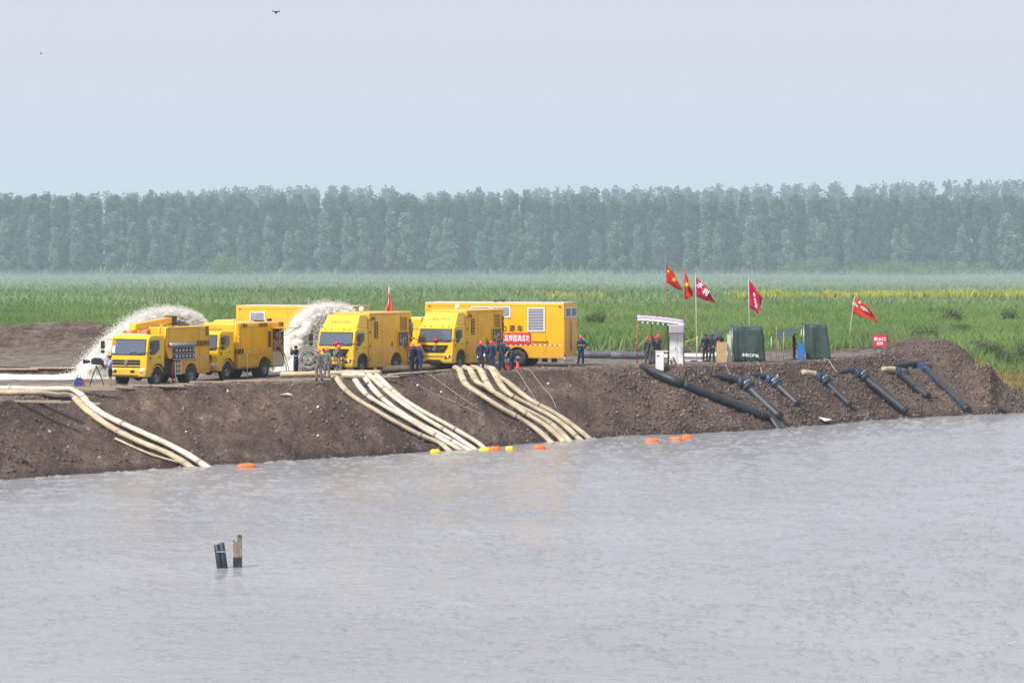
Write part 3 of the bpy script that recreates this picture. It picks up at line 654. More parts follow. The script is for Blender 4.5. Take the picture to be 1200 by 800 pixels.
        t = text('lettering', '应急排水抢险车', .17, df, (X0 - .42 - .28, 0, roof + .30), (math.atan2(z1 - roof, .53), 0, PI / 2), M['inkbrown'], sx=1.1)
        t.location.x += .035; t.location.z += .02
    return body
def chassis(parent, L, W, x0=-.3, wheels=((-.98, .5, False), (-5.1, .5, True)), tank=True):
    m = MB()
    for s in (-1, 1): m.span((x0, s * .33, .62), (-L + .1, s * .42, .86))
    for i in range(6): m.box((-1 - i * (L - 1.4) / 5, 0, .74), (.12, .66, .16))
    for wx, r, du in wheels:
        m.tube([(wx, -W / 2 + .2, r), (wx, W / 2 - .2, r)], .09, 8); m.lathe([(.001, -.22), (.2, -.15), (.24, 0), (.2, .15), (.001, .22)], 'x', (wx, 0, r), 12)
    m.build('chassis', M['chassis'], parent)
    for wx, r, du in wheels:
        for s in (-1, 1):
            wheel(parent, wx, s * (W / 2 - .17), r, .30, du)
            if du: wheel(parent, wx, s * (W / 2 - .50), r, .28, du)
def tape(parent, x0, x1, z, y, n, h=.05):
    """red and white reflective blocks in a row"""
    st = (x1 - x0) / n; mr = MB(); mw = MB()
    for i in range(n):
        (mr if i % 2 else mw).span((x0 + i * st, y, z), (x0 + (i + .96) * st, y + .007, z + h))
    t = mw.build('reflective_tape', M['white'], parent); q = mr.build('red_block', M['darkred'], t); t['kind'] = 'stuff'; q['kind'] = 'stuff'; return t
def box_body(parent, x0, x1, W, z0, z1, material, arches=(), chamfer=.05):
    """closed body; arches = (x centre, radius) cut into the lower edge of both sides"""
    prof = [(x0, z0)]
    for ax, r in sorted(arches, key=lambda a: -a[0]):
        a0 = math.asin(max(-1, min(1, (z0 - .5) / r)))
        prof += [(ax + r * math.cos(a), .5 + r * math.sin(a)) for a in [a0 + (PI - 2 * a0) * i / 12 for i in range(13)]]
    prof += [(x1, z0), (x1, z1), (x0, z1)]
    m = MB(); m.prism(prof, -W / 2, W / 2); o = m.build('body', material, parent); bevel(o, chamfer, 2)
    for ax, r in arches:
        for s in (-1, 1):
            m = MB(); m.tube([(ax + (r + .0) * math.cos(a), s * (W / 2 + .004), .5 + (r + .0) * math.sin(a)) for a in [.05 + (PI - .1) * i / 14 for i in range(15)]], .022, 5); m.build('arch_trim', M['black'], parent)
    return o
def panel_gap(parent, pts, y, wd=.014):
    m = MB()
    for a, b in zip(pts[:-1], pts[1:]):
        m.span((min(a[0], b[0]) - wd / 2, y - .001, min(a[1], b[1]) - wd / 2), (max(a[0], b[0]) + wd / 2, y + .003, max(a[1], b[1]) + wd / 2))
    m.build('panel_gap', M['inkbrown'], parent)
def rect(a, b, c, d): return [(a, c), (b, c), (b, d), (a, d), (a, c)]

# ---- truck 1: medium cab, folded crane boom on top, open pump bay on the left side
def pump_truck_with_boom():
    t = empty('pump_truck'); W = 2.36
    tag(t, 'yellow pump truck with folded crane boom on its roof, leftmost of the row', 'truck', 'yellow rescue trucks parked on the dike')
    cab(t, W, False, 2.74, 1.75)
    chassis(t, 6.2, W, wheels=((-.98, .5, False), (-4.4, .5, True)))
    # upper body all along, lower body only aft of the pump bay
    m = MB(); prof = [(-1.88, 1.9), (-2.0, 3.12), (-6.25, 3.12), (-6.25, .56)]
    prof += [(-4.4 + .62 * math.cos(a), .5 + .62 * math.sin(a)) for a in [PI - .1 - (PI - .2) * i / 12 for i in range(13)]]
    prof += [(-3.3, .56), (-3.3, 1.42), (-2.2, 1.42)]
    m.prism(prof, -W / 2, W / 2); b = m.build('body', M['yellow2'], t); bevel(b, .04, 2)
    panel_gap(b, rect(-5.2, -6.15, .75, 2.9), W / 2 + .002); panel_gap(b, [(-3.6, .62), (-3.6, 1.3), (-5.1, 1.3)], W / 2 + .002)
    panel_gap(b, rect(-2.15, -5.1, 2.25, 3.02), W / 2 + .002)
    # pump manifold: silver frame with rows of couplings
    m = MB(); y = W / 2 + .01
    m.span((-2.1, y, 2.02), (-4.62, y + .05, 2.12)); m.span((-2.5, y, 1.34), (-4.62, y + .04, 1.40)); m.span((-4.62, y, 1.34), (-4.74, y + .06, 2.12)); m.span((-2.5, y, 1.66), (-4.62, y + .03, 1.70)); fr = m.build('pump_frame', M['steel'], t)
    m = MB(); m.span((-2.5, y - .0, 1.38), (-4.62, y + .012, 2.02)); m.build('pump_recess', M['interior'], fr)
    m = MB(); m.lathe([(.001, 0), (.11, 0), (.12, 2.5), (.001, 2.5)], 'x', (-4.6, y + .1, 2.16), 12); m.build('suction_pipe', M['steel'], t)
    for i in range(6):
        m = MB(); xx = -2.75 - i * .34
        for zz in (1.52, 1.84): m.lathe([(.03, .0), (.10, .0), (.10, .10), (.07, .13), (.001, .13)], 'y', (xx, y, zz), 12)
        m.span((xx - .13, y, 1.40), (xx - .15, y + .06, 2.02)); m.build('coupling', M['steel'], t)
    # underbody lockers and ladder step between the axles
    m = MB(); m.span((-1.95, -.9, .55), (-3.3, .95, 1.4)); m.build('underframe', M['chassis'], t)
    m = MB()
    for zz in (.6, .85, 1.1): m.span((-2.7, W / 2 - .02, zz), (-3.25, W / 2 + .02, zz + .05))
    for xx in (-2.7, -2.98, -3.25): m.span((xx, W / 2 - .03, .55), (xx - .05, W / 2 + .03, 1.28))
    m.build('step_rack', M['offwhite'], t)
    for i in range(2):
        m = MB(); xx = -2.3 - i * .3; m.tube([(xx, W / 2 + .12, 0.04), (xx, W / 2 + .12, 1.25)], .035, 8); m.lathe([(.001, 0), (.11, 0), (.11, .04), (.001, .04)], 'z', (xx, W / 2 + .12, 0.0), 10); m.build('support_leg', M['offwhite'] if i else M['darkred'], t)
    tape(t, -4.8, -6.2, 1.42, W / 2 + .001, 10)
    # handrails beside the cab
    m = MB()
    for yy in (W / 2 - .05,): m.tube([(-1.80, yy, 1.6), (-1.9, yy, 3.0), (-2.1, yy, 3.2), (-2.6, yy, 3.2), (-2.6, yy, 3.1)], .03, 6); m.tube([(-1.80, yy - .4, 1.6), (-1.9, yy - .4, 3.0), (-2.1, yy - .4, 3.25), (-2.6, yy - .4, 3.25), (-2.6, yy - .4, 3.1)], .03, 6)
    m.build('handrail', M['yellow3'], t)
    # boom: root post, tapering box boom, dark head with cables
    m = MB(); m.span((-1.0, -.5, 2.70), (-1.45, -.05, 3.1)); m.prism([(-.75, 2.96), (-.85, 3.30), (-4.4, 3.60), (-4.5, 3.26), (-1.2, 2.94)], -.5, -.05); bo = m.build('crane_boom', M['yellow'], t); bevel(bo, .03, 2)
    m = MB(); m.span((-4.4, -.55, 3.18), (-4.8, 0.0, 3.66)); m.build('boom_head', M['black'], bo)
    m = MB(); m.tube([(-1.1, .05, 2.85), (-2.6, .02, 3.12)], .06, 8); m.build('boom_ram', M['chrome'], bo)
    m = MB(); r = random.Random(4)
    for i in range(5):
        m.tube([(-4.4 - .25 * i, -.6 + .2 * (i % 4), 3.12), (-4.5 - .25 * i, -.2 + .1 * (i % 3), 3.32 + .16 * r.random()), (-4.9 - .25 * i, .1, 3.15)], .035, 6)
    m.span((-4.5, -.6, 3.12), (-5.6, .3, 3.2)); m.build('cable_bundle', M['interior'], t)
    m = MB(); m.span((-.5, -.85, 2.74), (-.75, .85, 2.80)); bar = m.build('light_bar', M['offwhite'], t)
    for yy in (-.62, -.2, .3, .68):
        m = MB(); m.lathe([(.11, 0), (.11, .10), (.06, .17), (.001, .18)], 'z', (-.62, yy, 2.80), 12); m.build('beacon', M['orangelamp'], bar)
    text('lettering', '应急排水', .34, t, (-5.55, W / 2 + .03, 2.16), LSIDE, M['inkbrown'], bold=.02)
    text('lettering', '抢\n险', .28, t, (-5.95, W / 2 + .03, 2.82), LSIDE, M['inkbrown'], bold=.02)
    return t
# ---- truck 2: same cab, tall closed body with ladder and an open rear bay under a raised flap
def pump_truck_with_flap():
    t = empty('pump_truck'); W = 2.36
    tag(t, 'yellow box truck with ladder behind the cab and open hatch, second from left', 'truck', 'yellow rescue trucks parked on the dike')
    cab(t, W, False, 2.74, 1.75)
    chassis(t, 7.2, W, wheels=((-.98, .5, False), (-5.15, .5, True)))
    b = box_body(t, -2.25, -7.35, W, .56, 3.14, M['yellow'], arches=((-5.15, .64),), chamfer=.12)
    y = W / 2 + .002
    panel_gap(b, rect(-2.4, -5.4, 1.35, 2.85), y); panel_gap(b, [(-3.7, 1.35), (-3.7, 2.85)], y); panel_gap(b, rect(-2.5, -4.3, .66, 1.25), y)
    m = MB(); m.span((-6.0, y, 1.5), (-7.22, y + .02, 2.72)); op = m.build('bay_opening', M['interior'], t)
    r = random.Random(9); m = MB()
    for i in range(16):
        xx = -6.15 - r.random() * .9; zz = 1.6 + r.random() * .95; m.box((xx, y + .04, zz), (.12 + .2 * r.random(), .05, .08 + .25 * r.random()))
    m.span((-6.6, y + .02, 1.52), (-6.65, y + .08, 2.7)); m.build('control_panel', M['steel'], op)
    m = MB(); m.box((-6.3, y + .05, 2.1), (.08, .08, .3)); m.build('red_handle', M['darkred'], op)
    m = MB(); m.span((-5.95, y, 2.76), (-7.3, y + 1.15, 2.80)); fl = m.build('raised_flap', M['yellow'], t)
    m = MB(); m.tube([(-6.0, y + .02, 2.3), (-6.0, y + .9, 2.77)], .02, 6); m.tube([(-7.25, y + .02, 2.3), (-7.25, y + .9, 2.77)], .02, 6); m.build('gas_strut', M['steel'], fl)
    m = MB(); m.span((-6.0, y, .62), (-7.25, y + .03, 1.44)); m.build('grey_locker', M['offwhite'], t)
    m = MB()
    for i in range(2): m.tube([(-6.3 - i * .22, y + .05, 1.7), (-6.4 - i * .22, y + .4, 1.3), (-6.5 - i * .25, y + .6, .5), (-6.3 - i * .3, y + .75, .03)], .028, 6)
    m.build('dangling_hose', M['black'], t)
    m = MB(); m.span((-5.5, y, 1.7), (-5.82, y + .015, 2.6)); m.build('grille_panel', M['inkbrown'], t)
    # ladder
    m = MB(); yl = W / 2 + .05
    for xx in (-1.98, -2.5): m.tube([(xx, yl - .03, 1.35), (xx, yl - .1, 3.35)], .035, 6)
    ld = m.build('ladder', M['yellow3'], t)
    for i in range(8):
        m = MB(); m.tube([(-1.98, yl - .05, 1.5 + i * .26), (-2.5, yl - .05, 1.5 + i * .26)], .022, 6); m.build('rung', M['yellow3'], ld)
    m = MB(); m.span((-1.9, y - .05, 1.42), (-2.75, y + .02, 1.68)); m.build('air_filter', M['black'], t)
    tape(t, -3.3, -7.3, 1.46, W / 2 + .001, 30)
    m = MB(); m.span((-.5, -.9, 2.76), (-.75, .95, 2.84)); m.build('light_bar', M['orangelamp'], t)
    m = MB(); m.tube([(-6.8, .5, 3.1), (-6.8, .5, 3.3)], .14, 10); m.box((-6.0, .3, 3.17), (.5, .4, .08)); m.build('roof_vent', M['black'], t)
    text('lettering', '应急抢险', .24, t, (-4.9, W / 2 + .03, 2.97), LSIDE, M['inkbrown'], bold=.02)
    text('lettering', '排水', .26, t, (-2.9, W / 2 + .03, 2.97), LSIDE, M['inkbrown'], bold=.02); text('lettering', '抢险', .26, t, (-6.95, W / 2 + .03, 2.97), LSIDE, M['inkbrown'], bold=.02)
    m = MB(); m.tube([(-2.9, y + .15, .05), (-2.9, y + .15, 1.4)], .03, 6); m.build('support_leg', M['offwhite'], t)
    return t
# ---- trucks 3 and 4: heavy cab with fairing, tall closed body
def fairing_truck(label):
    t = empty('pump_truck'); W = 2.32; tag(t, label, 'truck', 'yellow rescue trucks parked on the dike')
    cab(t, W, True, 2.62, 1.72, deflector=3.34)
    chassis(t, 7.0, W, wheels=((-.98, .5, False), (-5.1, .5, True)))
    b = box_body(t, -1.82, -6.95, W, .34, 3.46, M['yellow'], arches=((-5.1, .62),), chamfer=.06)
    y = W / 2 + .002
    for xx in (-2.05, -3.35): panel_gap(b, [(xx, .5), (xx, 3.3)], y)
    panel_gap(b, rect(-3.35, -5.55, .5, 3.3), y); panel_gap(b, [(-2.0, 3.36), (-6.85, 3.36)], y); panel_gap(b, rect(-5.6, -6.6, 2.4, 3.3), y)
    louver(t, 'slot_louver', -2.62, 2.05, 2.9, .3, y, 5, M['inkbrown'], M['yellow2'], M['inkbrown'], .03)
    louver(t, 'vent_louver', -5.95, 2.35, 3.14, .72, y, 9, M['yellow2'], M['yellow2'], M['inkbrown'], .02)
    m = MB(); m.span((-5.25, y, 1.52), (-6.45, y + .02, 2.28)); op = m.build('bay_opening', M['interior'], t)
    m = MB(); m.span((-5.19, y, 2.28), (-6.51, y + .06, 2.34)); m.span((-5.19, y, 1.46), (-6.51, y + .06, 1.52)); m.span((-5.19, y, 1.52), (-5.25, y + .06, 2.28)); m.span((-6.45, y, 1.52), (-6.51, y + .06, 2.28)); m.build('frame', M['yellow2'], op)
    r = random.Random(12); m = MB()
    for i in range(12): m.box((-5.45 - r.random() * .95, y + .04, 1.56 + r.random() * .6), (.08 + .16 * r.random(), .05, .06 + .2 * r.random()))
    m.build('control_panel', M['steel'], op)
    m = MB()
    for i in range(3): m.tube([(-5.9 - i * .22, y + .05, 1.6), (-5.95 - i * .25, y + .25, 1.1), (-6.0 - i * .35, y + .3, .3), (-6.1 - i * .4, y + .5, .03)], .03, 6)
    m.build('dangling_hose', M['black'], t)
    for zz in (.75, 1.5, 2.3, 3.0):
        m = MB(); m.span((-1.86, y, zz), (-1.98, y + .02, zz + .1)); m.build('hinge', M['inkbrown'], t)
    m = MB(); m.box((-4.55, y + .015, 1.62), (.12, .03, .26)); m.build('latch', M['darkred'], t)
    for xx, zz in ((-3.0, .62), (-4.35, .62), (-3.1, 1.1), (-6.3, .62)):
        m = MB(); m.box((xx, y + .012, zz), (.09, .02, .07)); m.build('marker_lamp', M['orangelamp'], t)
    tape(t, -2.1, -6.9, 1.38, W / 2 + .001, 34, .045)
    text('lettering', '排水', .22, t, (-2.3, W / 2 + .03, 3.1), LSIDE, M['inkbrown'], bold=.02)
    text('lettering', '应\n急\n排\n水', .34, t, (-6.76, W / 2 + .03, 2.35), LSIDE, M['inkbrown'], bold=.02)
    m = MB(); m.lathe([(.001, .0), (.14, .0), (.14, .24), (.08, .3), (.001, .3)], 'z', (-3.6, -.3, 3.46), 10); m.build('roof_vent', M['white'], t)
    return t
# ---- long box power trucks seen from their left side and rear
def power_truck(label, kind):
    t = empty('power_truck'); W = 2.5; Lb = 8.9 if kind == 'near' else 8.3; tag(t, label, 'truck', 'yellow rescue trucks parked on the dike')
    cab(t, W, True, 2.62, 1.75, scale_z=1.12)
    x0 = -1.95; x1 = x0 - Lb; ax = x1 + 2.95
    chassis(t, -x1, W, wheels=((-.98, .5, False), (ax, .52, True)))
    b = box_body(t, x0, x1, W, .52, 3.85, M['yellow'], arches=((ax, .68),), chamfer=.05)
    y = W / 2 + .002
    m = MB(); m.span((x0 - .0, -W / 2, 3.852), (x1, W / 2, 3.88)); m.build('roof_rim', M['offwhite'], t)
    panel_gap(b, [(x0 - .2, 3.66), (x1 + .2, 3.66)], y); panel_gap(b, [(x1 + 1.15, .8), (x1 + 1.15, 3.66)], y); panel_gap(b, [(x1 + 4.6, 1.4), (x1 + 4.6, 3.66)], y); panel_gap(b, rect(x1 + 4.8, x1 + 6.3, 1.5, 3.0), y)
    if kind == 'near':
        louver(t, 'side_louver', x1 + 1.76, 2.20, 3.50, .96, y, 14, M['white'], M['slat'], M['interior'], .07)
        louver(t, 'upper_louver', x1 + 4.0, 3.03, 3.56, 1.1, y, 5, M['white'], M['slat'], M['interior'], .07)
        louver(t, 'upper_louver', x1 + 5.3, 3.03, 3.56, 1.1, y, 5, M['white'], M['slat'], M['interior'], .07)
        text('lettering', '动 力 源 车', .40, t, (x1 + 3.55, W / 2 + .03, 2.30), LSIDE, M['inkbrown'], bold=.015)
        # banner tied along the side
        m = MB(); nx, nz = 24, 4; a0, a1 = x1 + 2.08, x1 + 6.1
        V = [(a0 + (a1 - a0) * i / nx, y + .03 + .012 * math.sin(i * 1.3), 1.37 + .68 * j / nz + .012 * math.sin(i * .5)) for j in range(nz + 1) for i in range(nx + 1)]
        m.add(V, [(j * (nx + 1) + i, j * (nx + 1) + i + 1, (j + 1) * (nx + 1) + i + 1, (j + 1) * (nx + 1) + i) for j in range(nz) for i in range(nx)])
        bn = m.build('banner', M['red'], None); bn.modifiers.new('solid', 'SOLIDIFY').thickness = .008
        bn.parent = t
        text('lettering', '仪式取得圆满成功', .44, bn, (a0 + 1.14, y + .06, 1.70), LSIDE, M['inkwhite'], sx=.60, bold=.012)
    else:
        louver(t, 'side_louver', x1 + 6.75, 2.35, 3.40, .95, y, 9, M['white'], M['slat'], M['interior'], .06)
        m = MB(); m.box((x0 - 1.3, y + .012, 3.25), (.34, .012, .34), 0, Matrix.Rotation(.78, 3, 'Y')); m.build('round_badge', M['steel'], t)
    tape(t, x1 + .2, x1 + 3.6, 1.30, W / 2 + .001, 22, .055)
    text('lettering', '抢险救灾应急保障', .13, t, (x1 + 1.5, W / 2 + .03, 1.50), LSIDE, M['inkbrown'])
    for k in range(2):
        louver(t, 'rear_louver', -.55 + 1.1 * k, 3.05, 3.52, .94, x1 - .002, 5, M['white'], M['slat'], M['interior'], .06, axis='rear')
    for s in (-1, 1):
        m = MB(); m.box((x1 - .01, s * .62, 1.85), (.025, 1.16, 2.0)); dr = m.build('rear_door', M['yellow2'], t)
        m = MB(); m.tube([(x1 - .05, s * .12, 1.0), (x1 - .05, s * .12, 2.7)], .02, 6); m.build('lock_rod', M['steel'], dr)
        m = MB(); m.box((x1 - .02, s * 1.05, .68), (.05, .24, .13)); m.build('tail_lamp', M['darkred'], t)
    m = MB(); m.span((x1 - .0, -W / 2, .50), (x1 - .06, W / 2, .62)); m.span((x1 + .1, -1.1, .3), (x1 + .18, 1.1, .42)); m.build('rear_bumper', M['offwhite'], t)
    for xx in (x1 + .25, x0 - .3, x1 + .25 + 0):
        m = MB(); m.box((xx, y + .012, 3.62), (.16, .02, .06)); m.build('marker_lamp', M['darkred'], t)
    m = MB(); m.span((x0 - .3, -.95, .5), (ax + .8, .95, .62)); m.span((x0 - .6, W / 2 - .2, .3), (x0 - 1.9, W / 2 - .75, .56)); m.build('fuel_tank', M['chassis'], t)
    m = MB(); m.box((x1 + 2.5, y + .015, .8), (.1, .02, .08)); m.build('side_marker', M['darkred'], t)
    # open platform slots under the body
    for xx in (x1 + .6, x1 + 1.2, x1 + 1.8):
        m = MB(); m.span((xx, W / 2 - .3, .3), (xx + .3, W / 2 - .5, .53)); m.build('underbody_box', M['chassis'], t)
    if kind == 'near':
        m = MB(); m.tube([(x1 + 4.9, 0, 3.88), (x1 + 4.5, 0, 3.98), (x1 + 4.2, 0, 3.9)], .05, 6); m.build('roof_cable', M['black'], t)
    return t
def park(t, px, py, deg):
    """front (or reference) point of the truck at a ground pixel"""
    p = hit(px, py); t.location = p; t.rotation_euler = (0, 0, math.radians(deg)); return p
def set_truck(t, px, D, deg, z=None, tilt=0):
    p = on_ground(px, D); X, Y = p.x, p.y; q = Vector((X - math.cos(math.radians(deg)) * 3, Y - math.sin(math.radians(deg)) * 3)); t.location = (X, Y, max(float(H(np.array([X]), np.array([Y]), False)[0]), float(H(np.array([q.x]), np.array([q.y]), False)[0])) + .01); t.rotation_euler = (0, 0, math.radians(deg))
t1 = pump_truck_with_boom(); set_truck(t1, 149.7, 181.2, -90 - 27, 3.45)
t2 = pump_truck_with_flap(); set_truck(t2, 233.5, 188.0, -90 - 26, 3.36)
t3 = fairing_truck('yellow box truck with roof fairing behind the men in grey overalls'); set_truck(t3, 393, 191, -90 - 26, 3.62)
t4 = fairing_truck('yellow box truck with roof fairing parked right in front of the long box truck'); set_truck(t4, 509.5, 197.3, -90 - 25, 3.60)
def set_rear(t, px, D, deg, z, xrear, W):
    """place so that the left rear corner stands at column px, distance D"""
    a = math.radians(deg); X = (px - 600) / FPX * D; f = Vector((math.cos(a), math.sin(a))); l = Vector((-f.y, f.x))
    c = Vector((X, D)) - f * xrear - l * (W / 2); t.location = (c.x, c.y, z); t.rotation_euler = (0, 0, a)
b1 = power_truck('long yellow box truck with a red banner and white framed louvres, rightmost of the row', 'near'); set_rear(b1, 661, 204.5, 180 - 19, 3.62, -10.85, 2.5)
b2 = power_truck('long yellow box truck half hidden behind the left trucks and the water jet', 'far'); set_rear(b2, 414, 214.5, 180 - 23, 3.25, -10.25, 2.5)
# ------------------------------------------------------------------ hoses, planks, pipes
rp = random.Random(3)
M['hosemud'] = mat('muddy hose joint', (.40, .34, .24), .8, var=.4, vscale=6)
M['hose'] = mat('canvas discharge hose', (.60, .52, .37), .75, col2=(.34, .26, .16), vscale=1.1, bump=.4, bscale=14)
M['hosew'] = mat('pale canvas hose', (.74, .70, .60), .75, col2=(.44, .37, .26), vscale=1.2, bump=.4, bscale=14)
M['plank'] = mat('weathered planks', (.46, .38, .28), .85, col2=(.27, .21, .15), vscale=1.5, stretch=(.5, 6, 6))
M['pipe'] = mat('black suction pipe', (.030, .034, .045), .5, var=.6, vscale=2.5)
M['pipegrey'] = mat('dusty grey pipe', (.12, .13, .155), .6, var=.5, vscale=2)
M['collar'] = mat('blue wrapped collar', (.035, .075, .17), .5, var=.7, vscale=6)
M['wrap'] = mat('dark wrapped collar', (.03, .042, .075), .6, var=.7, vscale=6)
M['clamp'] = mat('steel clamp band', (.45, .47, .5), .35, .8)
def smooth_path(pts, n=8):
    """Catmull-Rom through the points"""
    pts = [Vector(p) for p in pts]; q = [pts[0] * 2 - pts[1]] + pts + [pts[-1] * 2 - pts[-2]]; out = []
    for i in range(1, len(q) - 2):
        for k in range(n):
            t = k / n; a, b, c, d = q[i - 1], q[i], q[i + 1], q[i + 2]
            out.append(.5 * ((2 * b) + (c - a) * t + (2 * a - 5 * b + 4 * c - d) * t * t + (3 * b - a - 3 * c + d) * t ** 3))
    out.append(pts[-1]); return out
def lay(pix, r, n=8, sink=.25, rel=None):
    """a path of ground pixels, draped over the terrain"""
    pts = [hit(x, y) for x, y in pix]; sp = smooth_path(pts, n); out = []
    for p in sp:
        g = max(float(H(np.array([p.x]), np.array([p.y]), False)[0]), -.6); out.append(Vector((p.x, p.y, g + r * (1 - sink) + (.04 if g > 0 else 0))))
    for _ in range(3):
        out = [out[0]] + [Vector((out[i].x, out[i].y, max(out[i].z, (out[i - 1].z + out[i].z + out[i + 1].z) / 3))) for i in range(1, len(out) - 1)] + [out[-1]]
    if rel: out = [p + Vector(rel) for p in out]
    return out
def hose(name, pix, r, material, label, group, cat='hose', squash=.72):
    pts = lay(pix, r); rr = [r * (1 + .05 * math.sin(i * 1.7 + pix[0][0]) + .03 * math.sin(i * .77)) for i in range(len(pts))]
    m = MB(); m.tube(pts, rr, 12, squash=squash); o = m.build(name, material)
    if r > .15 and cat == 'hose':
        for k in range(int(rp.random() * 4) + 8, len(pts) - 3, 17):
            d = (pts[k + 1] - pts[k]).normalized(); m = MB(); m.tube([pts[k] - d * .09, pts[k] + d * .09], r * 1.09, 12, squash=squash); m.build('coupling', M['hosemud'], o)
    return tag(o, label, cat, group)
r_ = .22
hose('discharge_hose', [(-60, 462), (0, 464), (50, 465), (82, 468), (100, 484), (130, 505), (165, 523), (200, 537), (246, 549)], .2, M['hose'], 'tan hose from the left edge down the bank, lower of the two that join', 'canvas discharge hoses')
hose('discharge_hose', [(-60, 456), (0, 459), (55, 460), (92, 465), (104, 478), (125, 492), (165, 511), (205, 529), (252, 547)], .2, M['hosew'], 'pale hose from the left edge down the bank, upper of the two that join', 'canvas discharge hoses')
B = [[(383, 444), (402, 458), (440, 485), (483, 509), (513, 522), (530, 528)], [(403, 443), (425, 462), (450, 480), (490, 503), (543, 527)], [(415, 442), (440, 463), (473, 489), (513, 511), (555, 526.5)], [(432, 443), (450, 459), (473, 478), (513, 503), (560, 526)], [(441, 443.5), (460, 461), (480, 477), (527, 503), (573, 525)]]
Bl = ['tan hose, leftmost of the five pale hoses running down the bank centre', 'white hose second from left of the five going down before the fairing truck', 'white hose in the middle of the five pale hoses on the bank', 'white hose second from right of the five pale hoses on the bank', 'pale hose, rightmost of the left fan of five hoses']
for i, p in enumerate(B): hose('discharge_hose', p, .175, M['hosew'] if i else M['hose'], Bl[i], 'canvas discharge hoses')
C = [[(533, 434), (541, 445), (553, 460), (583, 480), (623, 503), (655, 518)], [(541, 433), (555, 446), (573, 460), (607, 483), (640, 503), (669, 517)], [(550, 432.5), (570, 453), (593, 472), (640, 497), (677, 516.5)], [(560, 432), (587, 456), (623, 480), (657, 500), (692, 515.5)], [(568, 430.5), (578, 437), (596, 453), (623, 474), (657, 493), (706, 514.5)]]
Cl = ['tan hose, leftmost of the right fan of five hoses below the banner truck', 'tan hose second from left in the right fan of five', 'tan hose in the middle of the right fan of five', 'tan hose second from right in the right fan of five', 'tan hose, rightmost of all the canvas hoses on the bank']
for i, p in enumerate(C): hose('discharge_hose', p, .2, M['hose'], Cl[i], 'canvas discharge hoses')
hose('header_hose', [(330, 443), (360, 442.5), (400, 441.5), (446, 441)], .22, M['hose'], 'thick tan hose lying along the dike edge in front of the grey overalls men', 'hoses lying along the dike edge')
hose('header_hose', [(445, 437), (480, 435), (520, 433), (560, 431), (578, 430)], .24, M['hose'], 'thick tan hose lying along the dike edge before the truck with the banner', 'hoses lying along the dike edge')
hose('header_hose', [(455, 442), (490, 439), (530, 436)], .10, M['plank'], 'thin tan hose below the thick one beside the two men in blue', 'hoses lying along the dike edge')
hose('thin_hose', [(135, 516), (160, 528), (185, 537), (214, 545)], .075, M['hose'], 'thin pale hose lying beside the two hoses at far left of the bank', None)
# white ropes down the bank
M['rope'] = mat('pale rope', (.40, .38, .36), .8)
for i, (p, l) in enumerate([([(600, 434), (613, 446), (623, 462), (630, 474)], 'white rope down the bank just right of the right hose fan'), ([(612, 433), (632, 450), (645, 465), (652, 480)], 'white rope with a hooked end, rightmost on the bare bank'), ([(503, 440), (520, 452), (545, 470), (566, 484)], 'white rope down the bank between the two hose fans, upper one'), ([(487, 451), (512, 464), (540, 476), (575, 494)], 'white rope down the bank between the two hose fans, lower one')]):
    hose('rope', p, .014, M['rope'], l, 'ropes hanging down the bank', 'rope')
# planks along the dike edge
rp = random.Random(3)
def plank(px, py, L, rz, label, wd=.32):
    p = hit(px, py); m = MB(); m.box((0, 0, 0), (L, wd, .09)); o = m.build('plank', M['plank']); o.location = (p.x, p.y, p.z + .09 + rp.random() * .05)
    o.rotation_euler = (0, rp.uniform(-.01, .01), rz); tag(o, label, 'plank', 'planks laid along the dike edge'); return o
pl = [(60, 456.5, 5), (105, 456, 4.5), (48, 459.5, 4), (95, 459, 3.6), (75, 453.5, 6), (150, 454, 6), (22, 472, 4.2), (48, 474, 3)]
pll = ['weathered plank on top of the board heap beside the tripod camera', 'plank in the board heap reaching under the tripod legs', 'short plank at the near left of the board heap', 'shortest plank of the board heap, right below the video camera', 'long plank at the far side of the board heap, toward the basin', 'long weathered plank on the dike edge before the crane boom truck', 'plank lying under the two hoses at the left edge, farther one', 'short plank under the two hoses at the left edge, nearer one']
for (x, y, L), l in zip(pl, pll): plank(x, y, L, rp.uniform(-.06, .06), l)
pe = ['below the front wheel of the crane boom truck', 'below the cab of the ladder truck', 'below the rear wheel of the ladder truck', 'below the open hatch of the ladder truck', 'left of the men in grey overalls', 'below the lone fairing truck', 'left of the two men in navy between the fairing trucks']
for i in range(7):
    x = 205 + i * 40; y = np.interp(x, [200, 330, 440, 470], [452, 447.5, 443.5, 441]); plank(x, y, 2.1, .03 + rp.uniform(-.03, .03), 'board at the dike edge ' + pe[i], .22)
for (x, y), l in zip([(20, 435.5), (60, 434.5), (100, 434), (135, 433.5)], ['leftmost board on the far side of the left basin', 'second board from left on the far side of the left basin', 'third board from left beyond the left basin', 'board beyond the left basin closest to the water arc']): plank(x, y, 2.6, rp.uniform(-.03, .03), l)
plank(108, 476, 1.1, -.5, 'short pale board stuck in the slope beside the upper left hose', .2)
